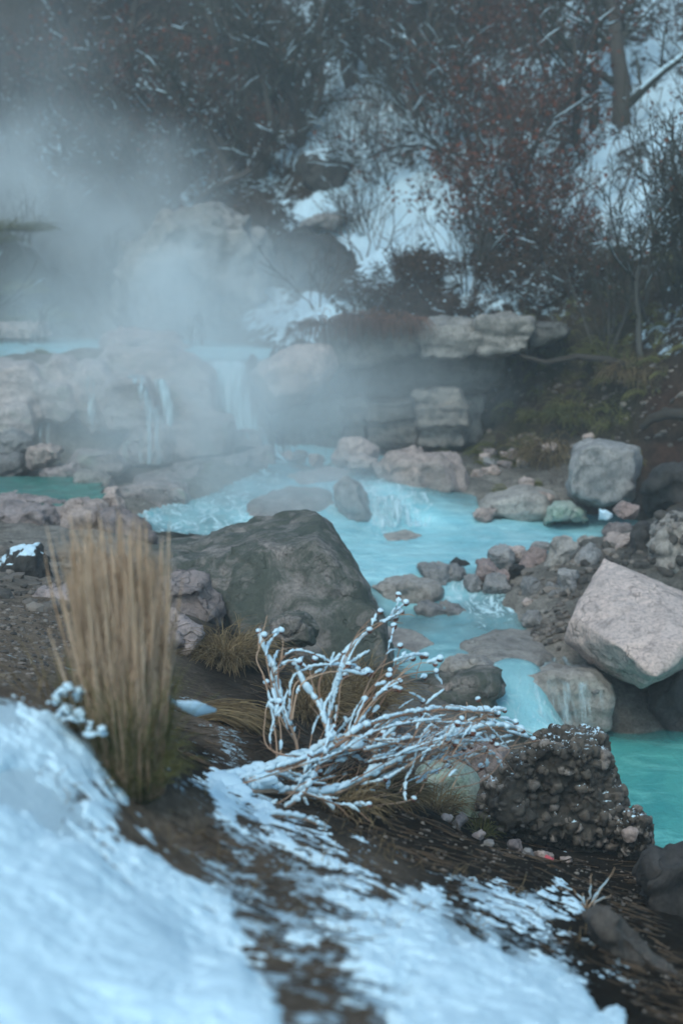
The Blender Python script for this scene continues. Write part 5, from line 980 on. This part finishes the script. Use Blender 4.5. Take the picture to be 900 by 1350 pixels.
ST = [  # px polyline, near distance, far distance, radius, snow amount, snow size
    ([(292, 1034), (327, 1026), (365, 1012), (400, 1001), (447, 980), (493, 990), (560, 985), (620, 968)], 3.84, 4.6, .010, .98, .015),
    ([(300, 1036), (400, 1003), (440, 985), (493, 953), (560, 938), (620, 938), (655, 942)], 3.84, 4.65, .006, .9, .010),
    ([(330, 1042), (370, 1044), (433, 1048), (480, 1028), (560, 985), (640, 960), (688, 964)], 3.82, 4.55, .008, .98, .013),
    ([(300, 1060), (327, 1064), (353, 1074), (393, 1054), (417, 1016), (427, 990), (440, 960)], 3.62, 4.15, .006, .9, .010),
    ([(393, 1000), (387, 967), (372, 930), (363, 890), (350, 860), (341, 834)], 4.25, 4.35, .005, .75, .009),
    ([(365, 1012), (362, 960), (350, 900), (338, 872), (341, 856), (349, 838)], 4.15, 4.3, .003, .25, .004),
    ([(445, 985), (430, 960), (421, 933), (403, 908), (389, 877)], 4.2, 4.3, .007, .95, .013),
    ([(380, 960), (367, 900), (370, 872), (385, 860), (410, 863), (447, 880), (480, 888)], 4.2, 4.4, .003, .7, .005),
    ([(385, 950), (395, 905), (420, 890), (450, 885), (478, 890), (484, 886)], 4.2, 4.35, .003, .55, .005),
    ([(430, 985), (440, 920), (470, 850), (505, 822), (530, 808)], 4.25, 4.5, .0035, .6, .006), ([(440, 985), (420, 905), (445, 868), (490, 832), (535, 795)], 4.25, 4.5, .0035, .6, .006),
    ([(455, 985), (465, 945), (490, 905), (520, 880), (545, 868)], 4.25, 4.5, .003, .6, .006), ([(450, 985), (480, 940), (510, 905), (545, 888), (575, 886)], 4.25, 4.5, .003, .6, .005),
    ([(460, 985), (480, 930), (515, 906), (540, 915), (557, 925)], 4.25, 4.5, .0025, .5, .005), ([(470, 985), (500, 955), (540, 940), (590, 935), (664, 938)], 4.25, 4.7, .004, .9, .009),
    ([(480, 990), (540, 975), (592, 970), (650, 962), (704, 976)], 4.2, 4.7, .004, .85, .008), ([(490, 1000), (540, 990), (600, 975), (650, 975), (690, 966)], 4.2, 4.7, .003, .7, .007),
    ([(460, 990), (520, 985), (580, 1000), (640, 990)], 4.2, 4.5, .003, .6, .006), ([(610, 975), (640, 985), (642, 1000), (634, 1012)], 4.5, 4.6, .002, .3, .004), ([(450, 975), (500, 930), (520, 880), (528, 852)], 4.3, 4.5, .003, .5, .005),
    ([(430, 1000), (445, 940), (450, 900), (470, 885)], 4.2, 4.4, .0025, .4, .004), ([(395, 1000), (352, 985), (350, 940), (357, 925)], 4.1, 4.2, .0025, .2, .004), ([(400, 1045), (450, 1062), (500, 1062), (545, 1055)], 3.84, 4.2, .003, .15, .004),
    ([(350, 1075), (400, 1080), (430, 1095), (440, 1112)], 3.56, 3.7, .004, .9, .008), ([(420, 1050), (440, 1070), (432, 1080)], 4.0, 4.0, .004, .9, .010), ([(380, 1030), (440, 1035), (500, 1030), (560, 1000), (600, 985)], 4.1, 4.4, .004, .6, .007),
    ([(500, 960), (540, 950), (580, 955), (620, 958), (650, 952)], 4.4, 4.7, .003, .8, .008), ([(480, 985), (530, 1005), (575, 995), (620, 985)], 4.2, 4.5, .003, .6, .007), ([(430, 985), (470, 975), (505, 985), (540, 975)], 4.2, 4.4, .004, .7, .009), ([(320, 1026), (360, 1015), (390, 1024), (430, 1010), (470, 1000)], 3.86, 4.3, .004, .6, .009)]
allp = []
for pp, d0, d1, rad, sn_, sr in ST:
    q = chain(pp, d0, d1); q = q + .004 * np.stack([pnoise(q * 13 + i * 9) for i in range(3)], -1); stem(q, rad * 1.1, max(rad * .55, .0016), sn_ * (1 if rad > .0035 else .85), sr * (.88 if rad > .0035 else .8)); allp.append((q, rad))
for k in range(44):                                                 # thinner companions of the main stems
    pp, d0, d1, rad, sn_, sr = ST[r.integers(len(ST))]; j = r.normal(size=2) * (9, 12); pp2 = [(a + j[0] * f + r.normal() * 3, b_ + j[1] * f + r.normal() * 3) for (a, b_), f in zip(pp, np.linspace(.3, 1.6, len(pp)))]
    q = chain(pp2, d0 + r.normal() * .05, d1 + r.normal() * .12); m_ = r.integers(len(q) * 2 // 3, len(q) + 1); stem(q[:m_], .0026, .0013, .45, .0048); allp.append((q[:m_], .0026))
for k in range(170):                                                 # side twigs ending in seed heads
    q, rad = allp[r.integers(len(allp))]; i = r.integers(len(q) // 4, len(q) - 1); d = unit(q[min(i + 2, len(q) - 1)] - q[i - 2]); L = r.uniform(.025, .10); pts = [q[i]]; d = unit(d + r.normal(size=3) * (.5, .5, .4) + (0.1, 0, .1))
    for j in range(7): d = unit(d + r.normal(size=3) * .13); pts.append(pts[-1] + d * L / 7)
    pts = np.array(pts); stem(pts, .0019, .0011, .5, .0055, r.random() < .55 and pts[-1][0] > P(470, 900, 4.4)[0])
for _ in range(80):                                                 # fine bare stalks lower in the tangle
    px = r.uniform(400, 600); py = r.uniform(980, 1045); q = chain([(px, py), (px + r.uniform(20, 60), py - r.uniform(10, 60)), (px + r.uniform(50, 130), py - r.uniform(0, 90))], 4.25, 4.5, 9); stem(q, .0016, .0008, .12, .004, False)
V = ICO3[0] * (1.0, .9, .55) * (1 + .16 * fbm(ICO3[0] * 1.8, 3)[:, None]); SW.add(P(292, 1036, 3.82) + V * .062, None, ICO3[1], .5)
for k in range(34):
    f = k / 33; px_, py_ = (np.interp(f, (0, .35, .7, 1), (285, 360, 430, 560)), np.interp(f, (0, .35, .7, 1), (1032, 1016, 988, 986))); Vb = ICO2[0] * (1.4, 1, .7) * (1 + .4 * fbm(ICO2[0] * 1.5 + 3.1 * k, 3)[:, None]) * (.030 * (1 - .55 * f)) * r.uniform(.6, 1.1); SW.add(P(px_ + r.normal() * 4, py_ + r.normal() * 5, 3.84 + .62 * f + r.normal() * .02) + Vb, None, ICO2[1], .5)
SW.add(P(312, 1046, 3.78) + V * .045, None, ICO3[1], .5); V2 = ICO3[0] * (1.3, .8, .5) * (1 + .2 * fbm(ICO3[0] * 1.9 + 4, 3)[:, None]); SW.add(P(345, 1028, 3.88) + V2 * .035, None, ICO3[1], .5); SW.add(P(440, 985, 4.22) + V2 * .032, None, ICO3[1], .5); SW.add(P(468, 982, 4.25) + V * .028, None, ICO3[1], .5)
o = SM.build('stems', M['stem'], pe); o.location = -root
SW.v = [v_ + .0036 * np.stack([fbm(v_ * 140 + 11 * c, 3) for c in range(3)], -1) for v_ in SW.v]
o = SW.build('snow', M['snow'], pe); o['kind'] = 'stuff'; o.location = -root
hv = ICO2[0] * (1 + .10 * fbm(ICO2[0] * 3.5, 2)[:, None]); hm = mk('seed_head', hv, None, ICO2[1], M['seed'], attrs={'rnd': .5 + .5 * pnoise(ICO2[0] * 3)}).data
sv = ICO2[0].copy(); sv = sv * (1.05, 1.05, .75) * (1 + .14 * fbm(sv * 1.5 + 3, 2)[:, None]) + (.05, 0, .62); smm = mk('snow_cap', sv, None, ICO2[1], M['snow']).data
for nm in ('seed_head', 'snow_cap'): bpy.data.objects.remove(bpy.data.objects[nm])
heads += [P(a, b_, d) for a, b_, d in ((535, 795, 4.5), (528, 805, 4.5), (541, 814, 4.5), (530, 837, 4.5), (518, 828, 4.45), (505, 822, 4.4), (548, 866, 4.5), (575, 888, 4.5), (567, 889, 4.5), (557, 924, 4.5), (540, 882, 4.45), (461, 862, 4.35), (455, 858, 4.35), (690, 964, 4.6), (706, 976, 4.6), (691, 997, 4.6), (703, 998, 4.6), (680, 985, 4.6), (649, 966, 4.55), (640, 950, 4.6), (505, 855, 4.4), (434, 858, 4.3))]
for p in heads[:99]:
    h_ = bpy.data.objects.new('seed_head', hm); COL.objects.link(h_); h_.parent = pe; h_.location = p - root; s_ = r.uniform(.0082, .0115); h_.scale = (s_,) * 3; h_.rotation_euler = (r.normal() * .25, r.normal() * .25, r.uniform(0, 6))
    c_ = bpy.data.objects.new('snow_cap', smm); COL.objects.link(c_); c_.parent = h_

# ------------------------------------------------------------------ litter, stones and twigs on the near soil
def gravel(name, label, n, seed, zone, r0, r1, mat, dmax=None, dmin=2.4):
    r = np.random.default_rng(seed); b = MB(); k = 0
    P0 = np.array([a for a in zone], float); lo, hi = P0.min(0), P0.max(0)
    while k < n:
        px, py = r.uniform(lo[0], hi[0]), r.uniform(lo[1], hi[1])
        if not inpoly(np.array([px]), np.array([py]), zone)[0]: continue
        # march to the ground
        ds = np.linspace(dmin, dmax or 10.5, 110); ps = np.array([P(px, py, d) for d in ds]); gzv = tsurf(ps[:, 0], ps[:, 1]); hit = np.where(ps[:, 2] < gzv)[0]
        if not len(hit): k += 1; continue
        p = ps[hit[0]]; z = ground([p[0]], [p[1]])[0]; s = r0 + (r1 - r0) * r.random() ** 3
        V = ICO1[0] * (1, r.uniform(.6, 1), r.uniform(.4, .7)) * s; V = V * (1 + .25 * r.normal(size=(len(V), 1)) * .6); th = r.uniform(0, 6.28); c, sn_ = math.cos(th), math.sin(th)
        b.add(V @ np.array(((c, sn_, 0), (-sn_, c, 0), (0, 0, 1))) + (p[0], p[1], z + s * .15), None, ICO1[1], r.random()); k += 1
    o = b.build(name, mat, smooth=False); return setting(o, 'stuff', label)
gravel('gravel', 'crumbs of gravel on the dark soil before the pebbly boulder', 420, 1, [(470, 1070), (640, 1090), (700, 1125), (840, 1140), (840, 1200), (760, 1190), (600, 1160), (480, 1110)], .003, .011, M['pebbles'])
gravel('gravel', 'wet gravel beside the pale tilted boulder', 260, 2, [(700, 835), (742, 800), (760, 850), (740, 862), (705, 858)], .012, .04, M['pebbles'])
gravel('gravel', 'crumbled dirt and gravel left of the tall grass', 500, 3, [(0, 800), (60, 790), (120, 800), (70, 900), (0, 905)], .004, .02, M['pebbles'])
gravel('rubble', 'splintered small rubble filling the gaps of the rock dam', 240, 4, [(560, 772), (600, 755), (700, 735), (800, 710), (860, 700), (850, 760), (740, 800), (640, 790)], .02, .065, M['pebbles'])
def litter(name, label, n, seed, zone, L0, L1, mat, dr=(3.2, 7.5)):
    r = np.random.default_rng(seed); b = MB(); Z = np.array(zone, float); lo, hi = Z.min(0), Z.max(0); k = 0; ds = np.linspace(dr[0], dr[1], 70)
    while k < n:
        px, py = r.uniform(lo[0], hi[0]), r.uniform(lo[1], hi[1])
        if not inpoly(np.array([px]), np.array([py]), zone)[0]: continue
        ps = np.array([P(px, py, d) for d in ds]); hit = np.where(ps[:, 2] < tsurf(ps[:, 0], ps[:, 1]))[0]; k += 1
        if not len(hit): continue
        p = ps[hit[0]]; th = r.normal() * .6 + .2; L = r.uniform(L0, L1); q = [(p[0] + math.cos(th) * L * t + r.normal() * L * .04, p[1] + math.sin(th) * L * t + r.normal() * L * .04) for t in np.linspace(0, 1, 4)]
        q = np.array(q); z = ground(q[:, 0], q[:, 1]) + .004 + r.random() * .006; b.tube(np.c_[q, z], np.array((.0016, .002, .0017, .001)) * r.uniform(.6, 1.3), 3, r.random())
    o = b.build(name, mat); return setting(o, 'stuff', label)
litter('litter', 'dead stems and needles strewn over the dark soil', 700, 5, [(300, 900), (420, 900), (480, 1040), (640, 1090), (840, 1150), (840, 1210), (700, 1180), (480, 1120), (430, 1080), (230, 1010), (220, 940)], .02, .10, M['litter'])
gravel('gravel', 'gravel and crumbs of earth on the dark slope at the lower right', 260, 11, [(800, 1190), (840, 1180), (870, 1240), (900, 1290), (900, 1350), (850, 1340), (770, 1240)], .003, .010, M['pebbles'])
litter('litter', 'dead stems strewn over the dark slope at the lower right', 240, 12, [(790, 1190), (840, 1180), (870, 1240), (900, 1290), (900, 1350), (850, 1345), (770, 1250)], .02, .09, M['litter'], (2.2, 5))
gravel('rubble', 'broken pinkish rubble on the ground behind the tall grass', 420, 13, [(0, 716), (70, 722), (210, 745), (200, 830), (0, 800)], .012, .07, M['pebbles'])
gravel('gravel', 'stones and snow crumbs on the dark bank right of the ledge', 380, 14, [(630, 500), (700, 470), (900, 480), (900, 600), (720, 590), (640, 600)], .012, .05, M['pebbles'], 16)
litter('litter', 'dead stems showing through the thin snow', 300, 6, [(190, 1080), (420, 1090), (760, 1180), (860, 1330), (760, 1270), (480, 1180), (440, 1340), (380, 1340), (330, 1200)], .015, .07, M['litter'], (1.9, 4.8))
for k, (px, d, s, mt, lab) in enumerate(((730, 4.62, 13, 'pale', 'buff pebble on the soil beneath the pebbly boulder'), (710, 4.55, 9, 'grey', 'grey pebble on the soil left of the buff pebble'), (640, 4.65, 9, 'pale', 'pale pebble on the soil below the pale green mound'), (612, 4.75, 12, 'pink', 'flat pinkish stone at the edge of the dry grass'), (655, 4.45, 7, 'grey', 'small grey pebble alone on the dark soil'), (762, 4.7, 8, 'pale', 'pale pebble right of the pink scrap'), (595, 4.7, 8, 'pale', 'pale pebble beside the pinkish flat stone'), (550, 4.6, 7, 'grey', 'grey pebble among the dead stems'), (690, 4.75, 10, 'pink', 'pinkish pebble touching the foot of the pebbly boulder'))):
    g_ = gz(px, d); qx, qy = proj(g_); b = blob(lab, (qx - s, qy - s * .8, qx + s, qy + s * .8), d, mt, name='pebble', cat='pebble', group='pebbles on the dark soil', flat=1.0); b.location.z = g_[2] - .008
g_ = gz(735, 4.55); qx, qy = proj(g_); NR[0] += 1
o = shape_rock('scrap', np.random.default_rng(3).normal(size=(12, 3)) * (.009, .009, .007) + g_ + (0, 0, .018), M['pinkscrap'], vox=.003, smooth=1); tag(o, 'tiny bright pink scrap lying on the dark soil', 'scrap'); me = o.data
def twigs(label, paths, mat, cat='twig', name='twig', snow=0.0, rad=.003, group=None):
    b, s = MB(), MB(); base = P(*paths[0][0]); e = empty(name, base, label, cat, group); r = np.random.default_rng(len(label))
    for pp in paths:
        q = np.array([P(*a) for a in pp]); q = np.stack([np.interp(np.linspace(0, 1, 9), np.linspace(0, 1, len(q)), q[:, i]) for i in range(3)], -1) - base; q[1:-1] += r.normal(size=(7, 3)) * .002
        b.tube(q, np.linspace(rad, rad * .4, 9), 5, r.random())
        if snow: s.tube(q[2:7] + (0, 0, rad), np.array((.002, .005, .006, .005, .002)) * snow, 6, .5)
    b.build('stem', mat, e)
    if s.v: s.build('snow', M['snow'], e)['kind'] = 'stuff'
twigs('spray of pale bare twigs sticking up at the snow edge', [[(770, 1200, 3.7), (765, 1185, 3.7), (754, 1172, 3.72)], [(772, 1200, 3.7), (776, 1175, 3.7), (780, 1152, 3.7)], [(774, 1200, 3.7), (792, 1172, 3.7), (810, 1144, 3.7)], [(775, 1202, 3.68), (790, 1188, 3.65), (806, 1180, 3.6)], [(772, 1202, 3.7), (785, 1180, 3.75), (794, 1170, 3.75)], [(771, 1200, 3.7), (768, 1178, 3.7)]], M['tan'], rad=.0022, snow=.35)
a0, a1, a2 = gz(498, 4.35, .012), gz(545, 4.25, .012), gz(618, 4.2, .01)
for lab, pts in (('long dead stick lying across the dark soil', (gz(500, 4.4, .012), gz(530, 4.33, .014), gz(570, 4.28, .012), gz(618, 4.25, .01))), ('curved dead stick near the pink scrap', (gz(720, 4.45, .012), gz(745, 4.42, .02), gz(762, 4.46, .03), gz(772, 4.52, .04))), ('short dead stick below the pebbly boulder', (gz(705, 4.35, .008), gz(725, 4.33, .010), gz(742, 4.36, .008)))):
    b = MB(); pts = np.array(pts); b.tube(pts, np.linspace(.0045, .002, len(pts)), 6, .4); tag(b.build('stick', M['litter'], None, True, pts[0]), lab, 'stick', 'dead sticks on the dark soil')
b = MB(); b.tube(np.array([P(660, 455, 14.3), P(690, 470, 14.1), P(720, 478, 13.9), P(760, 470, 13.9), P(800, 474, 13.8), P(840, 488, 13.7)]) , np.array((.012, .018, .03, .035, .04, .05)), 6, .4)
tag(b.build('branch', M['bark'], None, True, P(760, 470, 13.9)), 'crooked dead branch hanging over the top of the dark bank', 'branch')
b = MB(); b.tube(np.array([P(845, 565, 12.5), P(858, 552, 12.5), P(880, 545, 12.4), P(915, 548, 12.3)]), np.array((.03, .045, .05, .06)), 7, .4)
tag(b.build('log', M['bark'], None, True, P(880, 545, 12.4)), 'short dark curved log sticking out at the right edge of the dark bank', 'log')
# ------------------------------------------------------------------ air: thin even haze and rising steam
def box(name, lo, hi, mat):
    v = [(x, y, z) for x in (lo[0], hi[0]) for y in (lo[1], hi[1]) for z in (lo[2], hi[2])]
    q = [(0, 1, 3, 2), (4, 6, 7, 5), (0, 4, 5, 1), (2, 3, 7, 6), (0, 2, 6, 4), (1, 5, 7, 3)]
    return mk(name, v, q, None, mat, smooth=False)
zmax = 22.0
m, t = nodes('haze'); g = G(t); v = t.nodes.new('ShaderNodeVolumePrincipled'); v.inputs['Color'].default_value = (.88, .93, .95, 1); v.inputs['Density'].default_value = .0055; g.out(None, v.outputs[0])
setting(box('haze', (-34, -1.5, -4.0), (34, 46, zmax), m), 'stuff', 'thin cold mist filling the valley')
def steam(label, c, rad, mat):
    o = mk('steam', ICO3[0], None, ICO3[1], mat); o.location = c; o.scale = rad; return setting(o, 'stuff', label)
SA = steam_mat('steam_thick', 1.15, .6, .26, .72); SB = steam_mat('steam_low', 1.5, .8, .30, .74)
SD = steam_mat('steam_faint', .14, .5, .25, .7)
SE = steam_mat('steam_bank', .39, .6, .12, .62)
SC = steam_mat('steam_thin', .85, .9, .3, .72)
steam('tall plume of steam on the left slope', P(60, 270, 19.2), (3.3, 2.3, 1.7), SA)
steam('steam drifting over the upper pool', P(215, 385, 16.3), (3.0, 1.3, 1.4), SB)
steam('faint upper steam fading into the dark wood', P(-10, 120, 20.5), (2.6, 3.0, 2.2), SD)
steam('broad veil of steam rolling in front of the terraced wall', P(270, 560, 11.6), (1.9, .9, 1.25), SC)
steam('wide soft bank of mist over the falls and the upper pool', P(255, 490, 13.4), (3.2, 2.2, 1.8), SE)
steam('low steam before the terraced falls', P(230, 520, 12.3), (2.2, 1.1, 1.0), SC)
steam('steam hanging under the ledge', P(540, 520, 13.6), (1.5, .55, .6), SC)
steam('thin steam over the stream and the shelf cascade', P(420, 650, 11.8), (1.6, 1.3, .45), SB)
